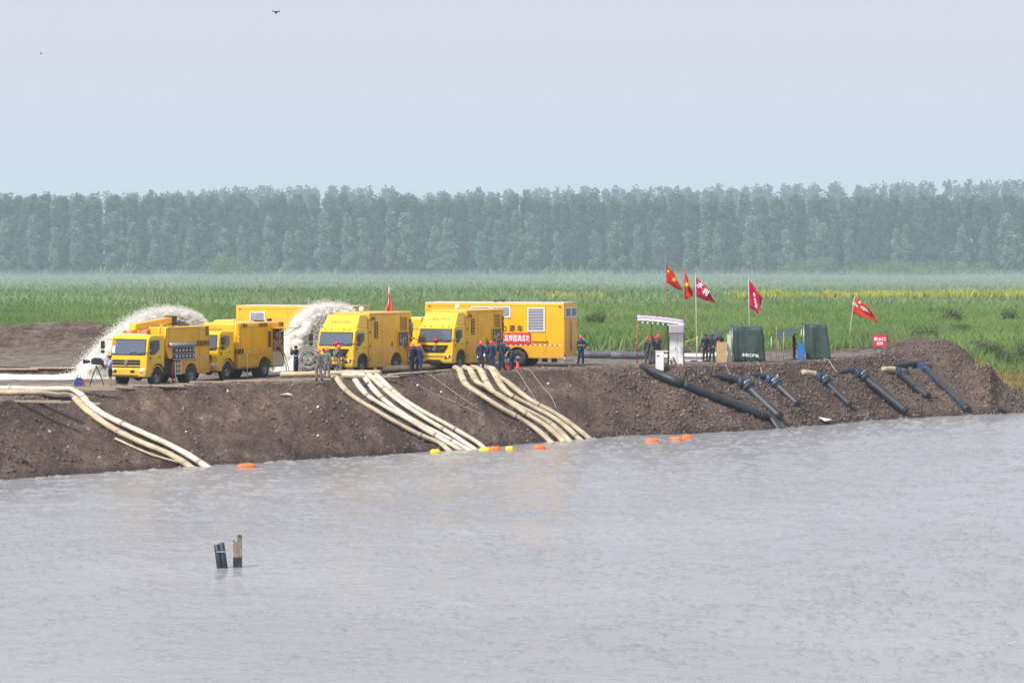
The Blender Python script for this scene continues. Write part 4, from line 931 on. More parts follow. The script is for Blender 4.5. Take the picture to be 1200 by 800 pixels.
# suction pipes on the right: pale or black tapered sleeve, wrapped collar, long stiff black tube
def suction(pix, label, head='pipe', collar=True, r=.27, r0=.10, ribs=False, rc=.36, tail=None, cc='wrap'):
    """pix: start, collar, end"""
    t = empty('suction_pipe'); p = [hit(x, y, rough=True) for x, y in pix]
    for q, rr in zip(p, [r0] + [r] * (len(p) - 1)): q.z = max(q.z, 0) + rr * .75
    t.location = p[0]; base = p[0].copy(); p = [q - base for q in p]; tag(t, label, 'pipe', 'suction pipes over the bank')
    sp = smooth_path(p[:3], 6); ci = 6
    m = MB(); m.tube(sp[:ci + 1], [r0 + (r * 1.02 - r0) * (i / ci) ** .7 for i in range(ci + 1)], 14); m.build('sleeve', M[head], t)
    a, b = p[1], p[2]; d = (b - a)
    pts = [a + d * (i / 26) for i in range(27)]
    m = MB(); m.tube(pts, [r * (1.0 if not ribs else (1.05 if i % 2 else .94)) for i in range(27)], 16); m.build('tube', M['pipe' if not tail else tail], t)
    if collar:
        dn = d.normalized(); m = MB(); pp = [a - (p[1] - p[0]).normalized() * .55, a - (p[1] - p[0]).normalized() * .3, a, a + dn * .3, a + dn * .6]
        m.tube(pp, [r * 1.08, rc, rc * 1.04, rc, r * 1.12], 16); cl = m.build('collar', M[cc], t)
        for k, q in enumerate((-.38, -.1, .15, .42)):
            dd = (p[1] - p[0]).normalized() if q < 0 else dn
            m = MB(); c = a + dd * q; m.tube([c - dd * .04, c + dd * .04], rc * 1.09, 16); m.build('band', M['steel' if k == 2 else 'pipe'], cl)
    m = MB(); dn = d.normalized(); m.tube([a + d * .93, a + d * .93 + dn * .12], r * 1.12, 16); m.build('flange', M['pipe'], t)
    return t
suction([(752, 432), (800, 455), (897, 492)], 'longest black suction pipe, starting by the striped canopy and lying across the bank', collar=False, r=.26, r0=.2)
hose('suction_tail', [(890, 489), (905, 495), (922, 503)], .25, M['pipe'], 'ribbed black end of the longest suction pipe at the water', None, 'pipe')
suction([(834, 441), (872, 455), (914, 494)], 'black suction pipe with dark wrapped collar and pale green end, first beside the longest pipe', rc=.42, r=.3)
suction([(881, 440), (905, 450), (935, 479)], 'short black suction pipe with bright blue collar below the first green tent', cc='collar')
suction([(940, 438), (963, 447), (996, 478)], 'suction pipe with cream sleeve and slim black tube, below the second tent', head='hose', r=.24, r0=.16)
suction([(983, 437), (1008, 442), (1062, 487)], 'long glossy black suction pipe with dark banded collar, reaching the water')
suction([(1034, 434), (1056, 441), (1087, 469)], 'short suction pipe with cream sleeve, just left of the last one', head='hose', r0=.14)
suction([(1050, 429), (1083, 434), (1134, 485)], 'last suction pipe on the right, black with blue collar and tan tie', r=.27, cc='collar')
for x, y, L, rz, l in ((705, 419.5, 3.4, -.1, 'dark grey pipe length lying behind the dike, left one'), (742, 420.5, 3.0, -.1, 'dark grey pipe length lying behind the dike, near the striped canopy')):
    p = hit(x, y); m = MB(); m.tube([(-L / 2, 0, 0), (-L / 2 + .06, 0, 0), (L / 2, 0, 0)], .27, 16); o = m.build('pipe_length', M['pipegrey']); o.location = (p.x, p.y, p.z + .25); o.rotation_euler = (0, 0, rz); tag(o, l, 'pipe', 'spare pipe lengths')
# short hose ties and wires over the bank
for i, (p, l) in enumerate([([(848, 428), (855, 440), (862, 452)], 'thin cable running down from the left green tent'), ([(884, 424), (892, 436), (897, 444)], 'thin cable running down right of the left tent'), ([(965, 422), (975, 430), (982, 438)], 'dark strut cable beside the second green tent'), ([(1028, 412), (1040, 420), (1044, 428)], 'thin cable on the mound above the last two suction pipes')]):
    hose('cable', p, .022, M['rope'], l, 'cables on the bank', 'cable')
# ------------------------------------------------------------------ clods and crumbs of earth (uncountable)
def clods(name, N, u0, u1, f, s0, s1, material, y0=0.0, y1=1.0, seed=1):
    r = np.random.RandomState(seed); u = r.uniform(u0, u1, N); t = r.uniform(y0, y1, N)
    ds = np.interp(u, _U, _DS); de = np.interp(u, _U, _DE); Y = ds + (de - ds) * t; X = (u - 600) / FPX * Y * math.cos(TILT); Z = H(X, Y)
    k = f(u, t, X, Y) > r.uniform(0, 1, N); X, Y, Z = X[k], Y[k], Z[k]; N = len(X)
    s = (s0 + (s1 - s0) * r.uniform(0, 1, N) ** 3)[:, None, None]
    base = np.array([(1, 0, 0), (-.5, .87, 0), (-.5, -.87, 0), (.1, .1, .8), (0, .05, -.6)])[None] * r.uniform(.55, 1.4, (N, 5, 3))
    a = r.uniform(0, 6.28, N); c, sn = np.cos(a)[:, None], np.sin(a)[:, None]
    V = np.stack([base[..., 0] * c - base[..., 1] * sn, base[..., 0] * sn + base[..., 1] * c, base[..., 2]], -1) * s + np.stack([X, Y, Z], -1)[:, None]
    F = np.array([(0, 1, 3), (1, 2, 3), (2, 0, 3), (1, 0, 4), (2, 1, 4), (0, 2, 4)]); F = (np.arange(N)[:, None, None] * 5 + F[None]).reshape(-1, 3)
    return tag(obj(name, np_mesh(name, V.reshape(-1, 3), F, material)), kind='stuff')
M['clod'] = mat('earth clods', (.14, .102, .084), .95, col2=(.062, .044, .038), vscale=.9)
M['clodpale'] = mat('dry pale earth crumbs', (.26, .225, .19), .95, col2=(.15, .12, .10), vscale=.9)
clods('earth_clods', 60000, -60, 1270, lambda u, t, X, Y: (.10 + .90 * sstep(680, 800, u)) * (.4 + 1.5 * (fbm(X, Y, 3, 3, 41) + .2)), .03, .19, M['clod'], .0, 1.35)
clods('pale_crumbs', 16000, -60, 1270, lambda u, t, X, Y: (.25 + .75 * sstep(680, 800, u)) * (.25 + 2 * (fbm(X, Y, 3, 3, 44) + .1)), .03, .14, M['clodpale'], .0, 1.4, 2)
def litter(px, py, s, name, label, material, cat='litter', grp='scraps lying on the bank'):
    p = hit(px, py); m = MB(); r = random.Random(int(px * 7 + py)); m.add([(-s, 0, .02), (-.2 * s, -.5 * s, .04 + .3 * s), (s, -.1 * s, .05), (.3 * s, .6 * s, .12), (0, 0, -.05)], [(0, 1, 3), (1, 2, 3), (0, 4, 1), (1, 4, 2), (2, 4, 3), (3, 4, 0)]); o = m.build(name, material); o.location = p + Vector((0, 0, .04)); o.rotation_euler = (0, 0, r.uniform(0, 6)); tag(o, label, cat, grp)
M['scrap'] = mat('white scrap', (.72, .72, .70), .7)
litter(336, 462, .42, 'white_scrap', 'long white scrap on the bank below the man on the phone', M['scrap'])
litter(966, 495, .75, 'white_scrap', 'white scrap at the water line below the second green tent', M['scrap'])
litter(1000, 408, .5, 'white_scrap', 'white rubbish pile on the ground left of the red sign board', M['scrap'])
for x, y, l in ((267, 459, 'just below the ladder truck'), (372, 480, 'left of the left hose fan, upper one'), (372, 509, 'left of the left hose fan, lower one'), (517, 460, 'between the hose fans, right one'), (489, 454, 'between the hose fans, left one'), (58, 505, 'at far left under the two hoses'), (104, 504, 'left of the bend of the two hoses'), (117, 535, 'near the water below the two hoses'), (218, 509, 'right of the two hoses, lower one'), (911, 442, 'between the blue collared pipes'), (237, 492, 'right of the two hoses, upper one'), (1135, 474, 'beside the end of the last pipe'), (642, 453, 'right of the white ropes')): litter(x, y, .11, 'white_scrap', 'tiny white scrap on the bank ' + l, M['scrap'])
litter(27, 541, .4, 'dark_stone', 'dark lump at the foot of the bank, far left', M['pipe'], 'stone', None); litter(1172, 477, .6, 'dark_stone', 'dark lump near the water line at the right edge', M['pipe'], 'stone', None)
# ------------------------------------------------------------------ floats
M['floatY'] = mat('yellow float', (.85, .60, .03), .5); M['floatO'] = mat('orange float', (.85, .16, .02), .5)
def buoy(px, py, L, c, label):
    p = P(px, py, 0.03); m = MB(); pr = [(.001, -L / 2), (.10, -L / 2 + .02), (.16, -L / 4), (.15, 0), (.17, L / 4), (.10, L / 2 - .02), (.001, L / 2)]; m.lathe(pr, 'x', seg=12); m.tube([(L / 2, 0, 0), (L / 2 + .2, .1, -.02)], .02, 5)
    o = m.build('float', M[c]); o.location = p; o.rotation_euler = (0, 0, rp.uniform(-.2, .2)); tag(o, label, 'float', 'floats on the water by the hoses')
for a in [(510, 529.5, .55, 'floatY', 'yellow float left of the tip of the left hose fan'), (568, 527.5, .6, 'floatY', 'yellow float at the foot of the left hose fan, beside the orange one'), (580, 526, .6, 'floatO', 'orange float between two yellow floats'), (597, 526, .45, 'floatY', 'yellow float right of the orange one between the hose fans'), (632, 524.5, .65, 'floatO', 'orange float alone below the right hose fan'), (764, 516.5, .8, 'floatO', 'orange float alone right of the hose fans'), (792, 514.5, .75, 'floatO', 'left half of the pair of orange floats below the longest pipe'), (805, 512.5, .6, 'floatO', 'right half of the pair of orange floats below the longest pipe'), (289, 546.5, .9, 'floatO', 'orange float at the bank foot, right of the left pair of hoses')]: buoy(*a)
# ------------------------------------------------------------------ posts in the river
M['postdark'] = mat('tarred blue black post', (.025, .034, .05), .5, var=.5, vscale=6); M['postpale'] = mat('weathered wooden post', (.34, .28, .21), .85, col2=(.12, .09, .07), vscale=4, stretch=(4, 4, 1))
p = P(260, 665, 0); t = empty('mooring_post', p); tag(t, 'dark tilted double post standing in the river, left one', 'post')
for dx, h in ((-.075, .80), (.10, .86)):
    m = MB(); m.lathe([(.001, -.8), (.10, -.8), (.095, h - .02), (.06, h), (.001, h)], 'z', seg=12); o = m.build('pole', M['postdark'], t); o.location = (dx, 0, 0); o.rotation_euler = (0, -.13, 0)
m = MB(); m.box((0, -.1, .55), (.34, .03, .05)); m.build('band', M['clamp'], t)
p2 = P(278.5, 664, 0); t = empty('mooring_post', p2); tag(t, 'pale weathered wooden post with split top standing in the river, right one', 'post')
m = MB(); m.prism([(-.13, -.8), (.13, -.8), (.14, 1.0), (.03, 1.02), (.01, .88), (-.10, .86), (-.14, .92)], -.11, .11); o = m.build('timber', M['postpale'], t)
m = MB(); m.span((-.145, -.125, -.7), (.145, .125, .34)); m.build('wet_base', M['postdark'], t)
m = MB(); m.box((.07, .03, .98), (.14, .16, .2)); m.build('dark_cap', M['chassis'], t)
m = MB(); m.tube([p + Vector((-.02, 0, .88)), p2 + Vector((-.1, 0, .9))], .012, 5); tag(m.build('wire', M['rope']), 'thin wire stretched between the two posts in the river', 'wire')
# ------------------------------------------------------------------ people
M['skin'] = mat('skin', (.42, .25, .18), .6); M['navy'] = mat('navy uniform', (.018, .035, .095), .8, var=.4, vscale=8); M['navydark'] = mat('black uniform', (.016, .022, .04), .8, var=.4, vscale=8)
M['grey'] = mat('grey overalls', (.16, .165, .16), .85, var=.35, vscale=8); M['camo'] = mat('mottled grey field uniform', (.12, .11, .115), .85, col2=(.05, .045, .05), vscale=22)
M['lilac'] = mat('lilac shirt', (.34, .36, .52), .8, var=.2, vscale=8); M['shorts'] = mat('black shorts', (.02, .02, .025), .8); M['boot'] = mat('black boots', (.02, .02, .02), .6)
M['helmo'] = mat('orange red safety helmet', (.80, .09, .03), .3, coat=.4); M['helmr'] = mat('red safety helmet', (.68, .02, .04), .3, coat=.4); M['hair'] = mat('black hair', (.012, .011, .012), .6); M['glove'] = mat('white gloves', (.7, .7, .72), .8)
M['band'] = mat('reflective band', (.55, .6, .68), .4)
# joints at rest, standing height about 1.72; x right, y forward (facing +Y), z up
REST = {'pelvis': (0, 0, .93), 'belly': (0, .01, 1.08), 'chest': (0, 0, 1.27), 'collar': (0, -.01, 1.42), 'neck': (0, 0, 1.48), 'head': (0, .02, 1.58), 'crown': (0, .01, 1.67)}
for s, n in ((-1, 'L'), (1, 'R')):
    REST.update({'sh' + n: (s * .18, -.01, 1.38), 'el' + n: (s * .23, -.03, 1.11), 'wr' + n: (s * .22, .05, .87), 'hip' + n: (s * .09, 0, .90), 'kn' + n: (s * .11, .02, .50), 'an' + n: (s * .12, -.02, .09), 'toe' + n: (s * .14, .15, .035)})
RAD = {'pelvis': .135, 'belly': .125, 'chest': .15, 'collar': .10, 'neck': .055, 'head': .092, 'crown': .07, 'sh': .07, 'el': .048, 'wr': .032, 'hip': .10, 'kn': .062, 'an': .043, 'toe': .035}
EDG = [('pelvis', 'belly'), ('belly', 'chest'), ('chest', 'collar'), ('collar', 'neck'), ('neck', 'head'), ('head', 'crown')]
for n in 'LR': EDG += [('chest' if False else 'collar', 'sh' + n), ('sh' + n, 'el' + n), ('el' + n, 'wr' + n), ('pelvis', 'hip' + n), ('hip' + n, 'kn' + n), ('kn' + n, 'an' + n), ('an' + n, 'toe' + n)]
POSES = {
 'stand': {}, 
 'stand2': {'kneeR': 0, 'anR': (.17, .03, .09), 'toeR': (.24, .18, .035), 'elL': (-.26, .02, 1.12), 'wrL': (-.16, .16, .98)},
 'photo': {'elL': (-.22, .18, 1.20), 'wrL': (-.07, .28, 1.46), 'elR': (.22, .18, 1.20), 'wrR': (.07, .28, 1.46)},
 'phone': {'elR': (.27, .10, 1.18), 'wrR': (.10, .10, 1.50)},
 'hips': {'elL': (-.36, -.06, 1.16), 'wrL': (-.20, .03, .98), 'elR': (.36, -.06, 1.16), 'wrR': (.20, .03, .98), 'anL': (-.17, -.02, .09), 'toeL': (-.22, .14, .035)},
 'walk': {'knR': (.10, .20, .52), 'anR': (.11, .22, .12), 'toeR': (.12, .38, .06), 'knL': (-.10, -.06, .50), 'anL': (-.10, -.32, .14), 'toeL': (-.11, -.18, .05), 'elL': (-.24, .10, 1.14), 'wrL': (-.20, .26, .98), 'elR': (.24, -.14, 1.13), 'wrR': (.22, -.12, .88)},
 'reach': {'elR': (.24, .20, 1.22), 'wrR': (.18, .44, 1.20), 'elL': (-.24, .12, 1.14), 'wrL': (-.14, .34, 1.06)},
 'lean': {'belly': (0, .09, 1.06), 'chest': (0, .24, 1.18), 'collar': (0, .36, 1.25), 'neck': (0, .43, 1.27), 'head': (0, .52, 1.31), 'crown': (0, .60, 1.34), 'shL': (-.18, .33, 1.24), 'shR': (.18, .33, 1.24), 'elL': (-.22, .46, 1.02), 'wrL': (-.14, .62, .92), 'elR': (.22, .46, 1.02), 'wrR': (.14, .62, .92), 'knL': (-.12, .10, .50)},
 'bentknee': {'pelvis': (0, -.05, .86), 'hipL': (-.09, -.04, .84), 'hipR': (.09, -.04, .84), 'knL': (-.12, .14, .48), 'knR': (.12, .12, .48), 'belly': (0, .02, 1.0), 'chest': (0, .10, 1.18), 'collar': (0, .15, 1.33), 'neck': (0, .18, 1.39), 'head': (0, .23, 1.48), 'crown': (0, .25, 1.57), 'shL': (-.18, .13, 1.29), 'shR': (.18, .13, 1.29), 'elL': (-.25, .22, 1.06), 'wrL': (-.14, .42, 1.02), 'elR': (.25, .20, 1.06), 'wrR': (.14, .42, 1.0)},
}
_body = {}
def body_mesh(pose):
    """one continuous skinned body; returns (mesh, per-face bone name, joints)"""
    if pose in _body: return _body[pose]
    J = dict(REST); J.update({k: v for k, v in POSES[pose].items() if k in J}); J = {k: Vector(v) for k, v in J.items()}
    names = ['pelvis']; V = [J['pelvis']]; R = [(.135, .10)]; E = []
    ix = {'pelvis': 0}
    def rad(k): return RAD[k] if k in RAD else RAD[k[:-1]]
    for a, b in EDG:
        if b not in ix: ix[b] = len(V); V.append(J[b]); r = rad(b); R.append((r, r * (.72 if b in ('belly', 'chest', 'pelvis') else 1)))
        E.append((ix[a], ix[b]))
        if b[:2] in ('el', 'kn') or b[:2] == 'wr':   # mid-limb rings give calf and forearm their swell
            pass
    # nose and ears as small swellings of the same surface, hands with palm, four fingers and a thumb
    hd = (J['crown'] - J['neck']).normalized(); fw = (Vector((0, 1, 0)) - hd * hd.y).normalized(); sd = fw.cross(hd).normalized()
    def addv(p, r, frm, rr=None): V.append(Vector(p)); R.append((r, rr or r)); E.append((frm, len(V) - 1)); return len(V) - 1
    addv(J['head'] + fw * .105 - hd * .005, .014, ix['head'])
    for n, s in (('L', -1), ('R', 1)):
        w = J['wr' + n]; d = (w - J['el' + n]).normalized(); side = d.cross(Vector((0, 0, 1)) if abs(d.z) < .9 else Vector((0, 1, 0))).normalized()
        palm = addv(w + d * .065, .026, ix['wr' + n], .018)
        for k, (off, L) in enumerate(((-.03, .070), (-.01, .082), (.01, .078), (.03, .060))):
            q = addv(w + d * (.065 + L * .55) + side * off, .0095, palm); nrm = d.cross(side); addv(w + d * (.062 + L) + side * off * 1.05 + nrm * .02 * (1 if k % 2 else 1.4), .008, q)
        q = addv(w + d * .05 + side * -.045 * 1, .011, palm); addv(w + d * .085 + side * -.062, .009, q)
    me = bpy.data.meshes.new('skel'); me.from_pydata([tuple(v) for v in V], E, []); o = bpy.data.objects.new('skel', me); COL.objects.link(o)
    sk = o.modifiers.new('skin', 'SKIN'); sk.use_smooth_shade = True; sk.branch_smoothing = .4
    for i, v in enumerate(me.skin_vertices[0].data): v.radius = R[i]; v.use_root = (i == 0)
    ss = o.modifiers.new('sub', 'SUBSURF'); ss.levels = 1; ss.render_levels = 1
    bpy.context.view_layer.update(); dg = bpy.context.evaluated_depsgraph_get(); out = bpy.data.meshes.new_from_object(o.evaluated_get(dg)); bpy.data.objects.remove(o)
    out.name = 'body'
    # which bone does each face belong to
    segs = [(a, b) for a, b in EDG]
    tags = []
    for f in out.polygons:
        c = f.center; best = None
        for a, b in segs:
            A, Bv = J[a], J[b]; t = max(0, min(1, (c - A).dot(Bv - A) / max((Bv - A).length_squared, 1e-6))); dd = (A + (Bv - A) * t - c).length - rad(b if b != 'crown' else 'crown')
            if best is None or dd < best[0]: best = (dd, b, t)
        tags.append((best[1], best[2]))
    _body[pose] = (out, tags, J); return _body[pose]
def garment(name, pose, want, off, material, parent):
    """a clothing shell over the chosen faces, lifted off the body"""
    key = (pose, name, off)
    if key not in _body:
        me, tags, J = body_mesh(pose); vs = {}; V = []; F = []
        for f, (b, t) in zip(me.polygons, tags):
            if not want(b, t): continue
            q = []
            for vi in f.vertices:
                if vi not in vs: vs[vi] = len(V); v = me.vertices[vi]; V.append(tuple(v.co + v.normal * off))
                q.append(vs[vi])
            F.append(q)
        m = bpy.data.meshes.new(name); m.from_pydata(V, [], F); m.polygons.foreach_set('use_smooth', [True] * len(F)); _body[key] = m
    m = _body[key].copy(); m.materials.clear(); m.materials.append(material); o = obj(name, m, parent)
    so_ = o.modifiers.new('cloth', 'SOLIDIFY'); so_.thickness = .012; return o
def person(px, py, face, pose, top, low, head, label, group='people on the dike', h=1.72, gloves=False, shorts=False, belt=False, D=None, dz=0.0, tagc='person'):
    """face: compass turn in degrees, 180 looks at the camera, 0 looks away, 90 looks left in the picture"""
    p = hit(px, py) if D is None else on_ground(px, D)
    root = empty('person', p + Vector((0, 0, dz)), math.radians(face)); k = h / 1.72; root.scale = (k, k, k); tag(root, label, 'person', group)
    me, tags, J = body_mesh(pose); bm_ = me.copy(); bm_.materials.clear(); bm_.materials.append(M['skin']); obj('body', bm_, root)
    arms = lambda b, t: b[:2] == 'el' or (b[:2] == 'wr' and t < (.9 if not shorts else -1)) or b[:2] == 'sh'
    garment('jacket' if not shorts else 'shirt', pose, lambda b, t: b in ('belly', 'chest', 'collar') or arms(b, t) or (b[:3] == 'hip' and t < 2 and False), .022, M[top], root)
    garment('trousers' if not shorts else 'shorts', pose, lambda b, t: b[:3] == 'hip' or (b == 'belly' and t < .25) or (b[:2] == 'kn' and (t < .7 or not shorts)) or (b[:2] == 'an' and t < .85 and not shorts), .020, M[low], root)
    garment('boots', pose, lambda b, t: b[:3] == 'toe' or (b[:2] == 'an' and t > .8), .016, M['boot'], root)
    if gloves: garment('gloves', pose, lambda b, t: b[:2] == 'wr' and t > .86, .008, M['glove'], root)
    hd = (J['crown'] - J['neck']).normalized(); fw = (Vector((0, 1, 0)) - hd * hd.y).normalized(); sd = fw.cross(hd).normalized(); c = J['head']
    Mx = Matrix((sd, fw, hd)).transposed()
    def put(mb, nm, mt, loc, par=root):
        o = mb.build(nm, mt, par); o.matrix_local = Matrix.Translation(loc) @ Mx.to_4x4(); return o
    for s in (-1, 1):
        m = MB(); m.lathe([(.001, -.012), (.010, -.008), (.012, 0), (.010, .008), (.001, .012)], 'y', seg=8); put(m, 'eye', M['hair'], c + fw * .088 + sd * s * .034 + hd * .02)
        m = MB(); m.lathe([(.001, -.012), (.022, -.006), (.026, .004), (.001, .010)], 'x', seg=8); put(m, 'ear', M['skin'], c + sd * s * .095)
    m = MB(); m.box((0, 0, 0), (.045, .012, .008)); put(m, 'mouth', M['darkred'], c + fw * .088 - hd * .045)
    if head in ('helmo', 'helmr'):
        m = MB(); pr = [(.128, -.02), (.125, .04), (.108, .095), (.07, .13), (.001, .145)]; m.lathe(pr, 'z', seg=18); hl = put(m, 'helmet', M[head], c + hd * .035)
        m = MB(); m.lathe([(.12, -.012), (.152, -.028), (.15, -.034), (.118, -.02)], 'z', seg=18); m.box((0, .15, -.028), (.15, .07, .01)); m.build('brim', M[head], hl)
    elif head == 'cap':
        m = MB(); m.lathe([(.112, .0), (.112, .05), (.09, .09), (.001, .10)], 'z', seg=16); hl = put(m, 'cap', M['hair'], c + hd * .03); m = MB(); m.box((0, .15, .01), (.13, .10, .012)); m.build('brim', M['hair'], hl)
    else:
        m = MB(); m.lathe([(.103, -.045), (.108, .02), (.095, .075), (.06, .105), (.001, .115)], 'z', seg=16); hl = put(m, 'hair', M['hair'], c + hd * .02 - fw * .012)
    if belt:
        m = MB(); m.lathe([(.165, -.02), (.165, .02)], 'z', (0, 0, 0), 16); o = m.build('reflective_band', M['band'], root); o.location = J['belly'] + Vector((0, 0, .06)); o.scale = (1.12, .95, 1); s_ = o.modifiers.new('t', 'SOLIDIFY'); s_.thickness = .008
    return root
cam_man = person(129.5, 455, 100, 'reach', 'lilac', 'shorts', 'cap', 'man in lilac shirt and black shorts standing behind the tripod camera', None, shorts=True, h=1.76)
person(347, 440.5, 60, 'photo', 'navydark', 'navydark', 'hair', 'man in black uniform raising a phone before the falling water', None, h=1.75, belt=True)
ph = None
person(373.5, 447, 10, 'stand2', 'grey', 'grey', 'helmo', 'man in grey overalls with orange helmet holding a stick, leftmost of three', 'men in grey overalls')
person(383, 445.5, 340, 'stand', 'grey', 'grey', 'helmo', 'man in grey overalls standing in the middle of the three', 'men in grey overalls')
person(396.5, 440.5, 250, 'walk', 'grey', 'grey', 'helmo', 'man in grey overalls walking in front of a fairing truck', 'men in grey overalls')
person(483, 438.6, 60, 'stand', 'navy', 'navydark', 'helmo', 'man in navy overalls, left of the two between the fairing trucks', 'men in navy overalls')
person(491, 438.4, 330, 'stand2', 'navy', 'navy', 'helmo', 'man in navy overalls, right of the two between the fairing trucks', 'men in navy overalls')
person(563.5, 434.6, 200, 'stand2', 'navy', 'navy', 'helmo', 'man in navy overalls facing out, leftmost of the group before the banner', 'men in navy overalls', gloves=True)
person(571.5, 433.8, 80, 'reach', 'navy', 'navydark', 'hair', 'bareheaded man in navy half hidden behind the helmeted man before the banner', 'men in navy overalls')
person(576, 434.8, 10, 'stand2', 'navy', 'navy', 'helmr', 'man in navy with a red helmet, second front man before the banner', 'men in navy overalls', gloves=True)
person(587.5, 434.2, 330, 'stand2', 'navy', 'navy', 'hair', 'tall man in navy with white gloves beside the truck wheel', 'men in navy overalls', gloves=True, h=1.85)
person(600.5, 433.2, 70, 'lean', 'navy', 'navy', 'hair', 'man in navy bending forward over the truck wheel', 'men in navy overalls', gloves=True, h=1.8)
person(681, 426.5, 10, 'hips', 'navy', 'navy', 'helmr', 'man in navy overalls with hands on hips standing alone behind the long truck', 'men in navy overalls', belt=True, h=1.74)
for i, (x, y, hgt, hd, l) in enumerate([(759, 427, 1.66, 'helmr', 'man with red helmet, leftmost under the striped canopy'), (764.5, 427.5, 1.70, 'helmr', 'man with red helmet, second from left under the striped canopy'), (768, 426.5, 1.72, 'helmr', 'man with red helmet, third from left under the striped canopy'), (772, 426, 1.78, 'helmr', 'taller man behind the white cabinet under the striped canopy')]):
    person(x, y, [20, 340, 10, 60][i], ['stand', 'stand2', 'bentknee', 'reach'][i], 'camo', 'camo', hd, l, 'men under the striped canopy', h=hgt)
person(826.5, 424, 200, 'stand', 'navydark', 'navydark', 'cap', 'man in dark uniform and cap, left of the two before the first tent', 'guards by the tents', h=1.75)
person(834.5, 424.3, 150, 'stand2', 'navydark', 'navydark', 'cap', 'man in dark uniform with white patch, right of the two before the first tent', 'guards by the tents', h=1.74)
person(843.5, 421.5, 190, 'stand', 'shorts', 'shorts', 'hair', 'person with black hair standing behind the tan crate', None, h=1.72)
person(893.5, 423, 90, 'stand', 'navydark', 'navydark', 'hair', 'person in black half hidden by the right side of the first tent', None, h=1.76)
person(930.5, 421, 270, 'stand2', 'navydark', 'navydark', 'cap', 'man in dark uniform standing under the second tent awning', 'guards by the tents', h=1.76)
def at_obj(o, off): return o.location + Vector(off)
# ------------------------------------------------------------------ tripod camera, bag, coil, stick
p = hit(113, 455.5); t = empty('video_camera', p); tag(t, 'black video camera on a tall tripod at the left end of the dike', 'camera')
tr = empty('tripod', (0, 0, 0)); tr.parent = t; t.scale = (.9, .9, .98)
for a in (.5, 2.6, 4.6):
    m = MB(); e = Vector((math.cos(a) * .55, math.sin(a) * .4, 0)); m.tube([Vector((0, 0, 1.25)), e * .55 + Vector((0, 0, .6)), e], [.035, .03, .018], 7); m.build('leg', M['steel' if a > 4 else 'black'], tr)
m = MB(); m.prism([(-.30, 1.34), (.30, 1.30), (.42, 1.12), (.44, 1.50), (.25, 1.68), (-.15, 1.70), (-.3, 1.6)], -.14, .14); cb = m.build('camera_body', M['black'], t); bevel(cb, .05, 2)
m = MB(); m.lathe([(.001, -.5), (.09, -.5), (.11, -.42), (.08, -.3), (.08, -.2)], 'x', (-.15, 0, 1.48), 14); m.tube([(-.66, 0, 1.48), (-.78, 0, 1.48)], .12, 12); m.build('lens', M['black'], t)
m = MB(); m.tube([(.3, .0, 1.3), (.7, .1, 1.15)], .018, 6); m.build('pan_handle', M['black'], t)
m = MB(); m.add([(-.3, -.2, 1.45), (.35, -.2, 1.5), (.55, -.22, 1.0), (.3, -.22, .85), (.5, .22, 1.0), (.3, .2, .9), (.35, .2, 1.5), (-.3, .2, 1.45)], [(1, 6, 4, 2)]); cv = m.build('rain_cover', M['black'], t); cv.modifiers.new('s', 'SOLIDIFY').thickness = .02
p = hit(92.5, 455.5); t = empty('equipment_bag', p); tag(t, 'blue bag with a red side standing by the tripod camera', 'bag')
M['bluebag'] = mat('navy blue bag', (.03, .06, .22), .7, var=.3, vscale=8)
m = MB(); m.prism([(-.24, .02), (.2, .02), (.24, .3), (.14, .58), (-.1, .62), (-.25, .4)], -.16, .16); o = m.build('bag_body', M['bluebag'], t); bevel(o, .05, 3)
m = MB(); m.prism([(.17, .02), (.32, .02), (.27, .34), (.17, .55), (.215, .3)], -.15, .15); o = m.build('red_pocket', M['red'], t); bevel(o, .02, 2)
m = MB(); m.tube([(-.1, 0, .6), (-.05, 0, .72), (.08, 0, .7), (.1, 0, .58)], .02, 6); m.build('handle', M['black'], t)
p = on_ground(361, 196.5); t = empty('hose_coil', p); tag(t, 'grey coil of flat hose standing upright left of the fairing truck', 'hose coil')
M['coil'] = mat('grey flat hose', (.30, .30, .31), .7, var=.45, vscale=7)
for k in range(5):
    m = MB(); r0 = .24 + k * .13; m.tube([(r0 * math.cos(a), .1 * math.sin(k * 2.1), .80 + r0 * math.sin(a)) for a in [2 * PI * i / 28 for i in range(29)]], .052, 7); m.build('turn', M['coil'], t)
m = MB(); m.box((0, 0, .07), (.9, .5, .14)); [m.tube([(s * .35, 0, .1), (0, 0, .8)], .03, 6) for s in (-1, 1)]; m.build('stand', M['chassis'], t)
t.scale = (1.0, 1.0, 1.0)
q = hit(361, 440.5); m = MB(); m.tube([Vector((0, 0, .02)), Vector((.55, -.9, 1.0))], .018, 6); o = m.build('wooden_stick', M['plank']); o.location = q; tag(o, 'thin stick held out by the leftmost man in grey overalls', 'stick')
m = MB(); m.box((0, 0, 0), (.09, .02, .16)); o = m.build('mobile_phone', M['black']); cm = hit(347, 440.5); o.location = cm + Vector((-.27, .16, 1.53)); o.rotation_euler = (0, 0, math.radians(60)); tag(o, 'dark phone held up by the man in black uniform', 'phone')
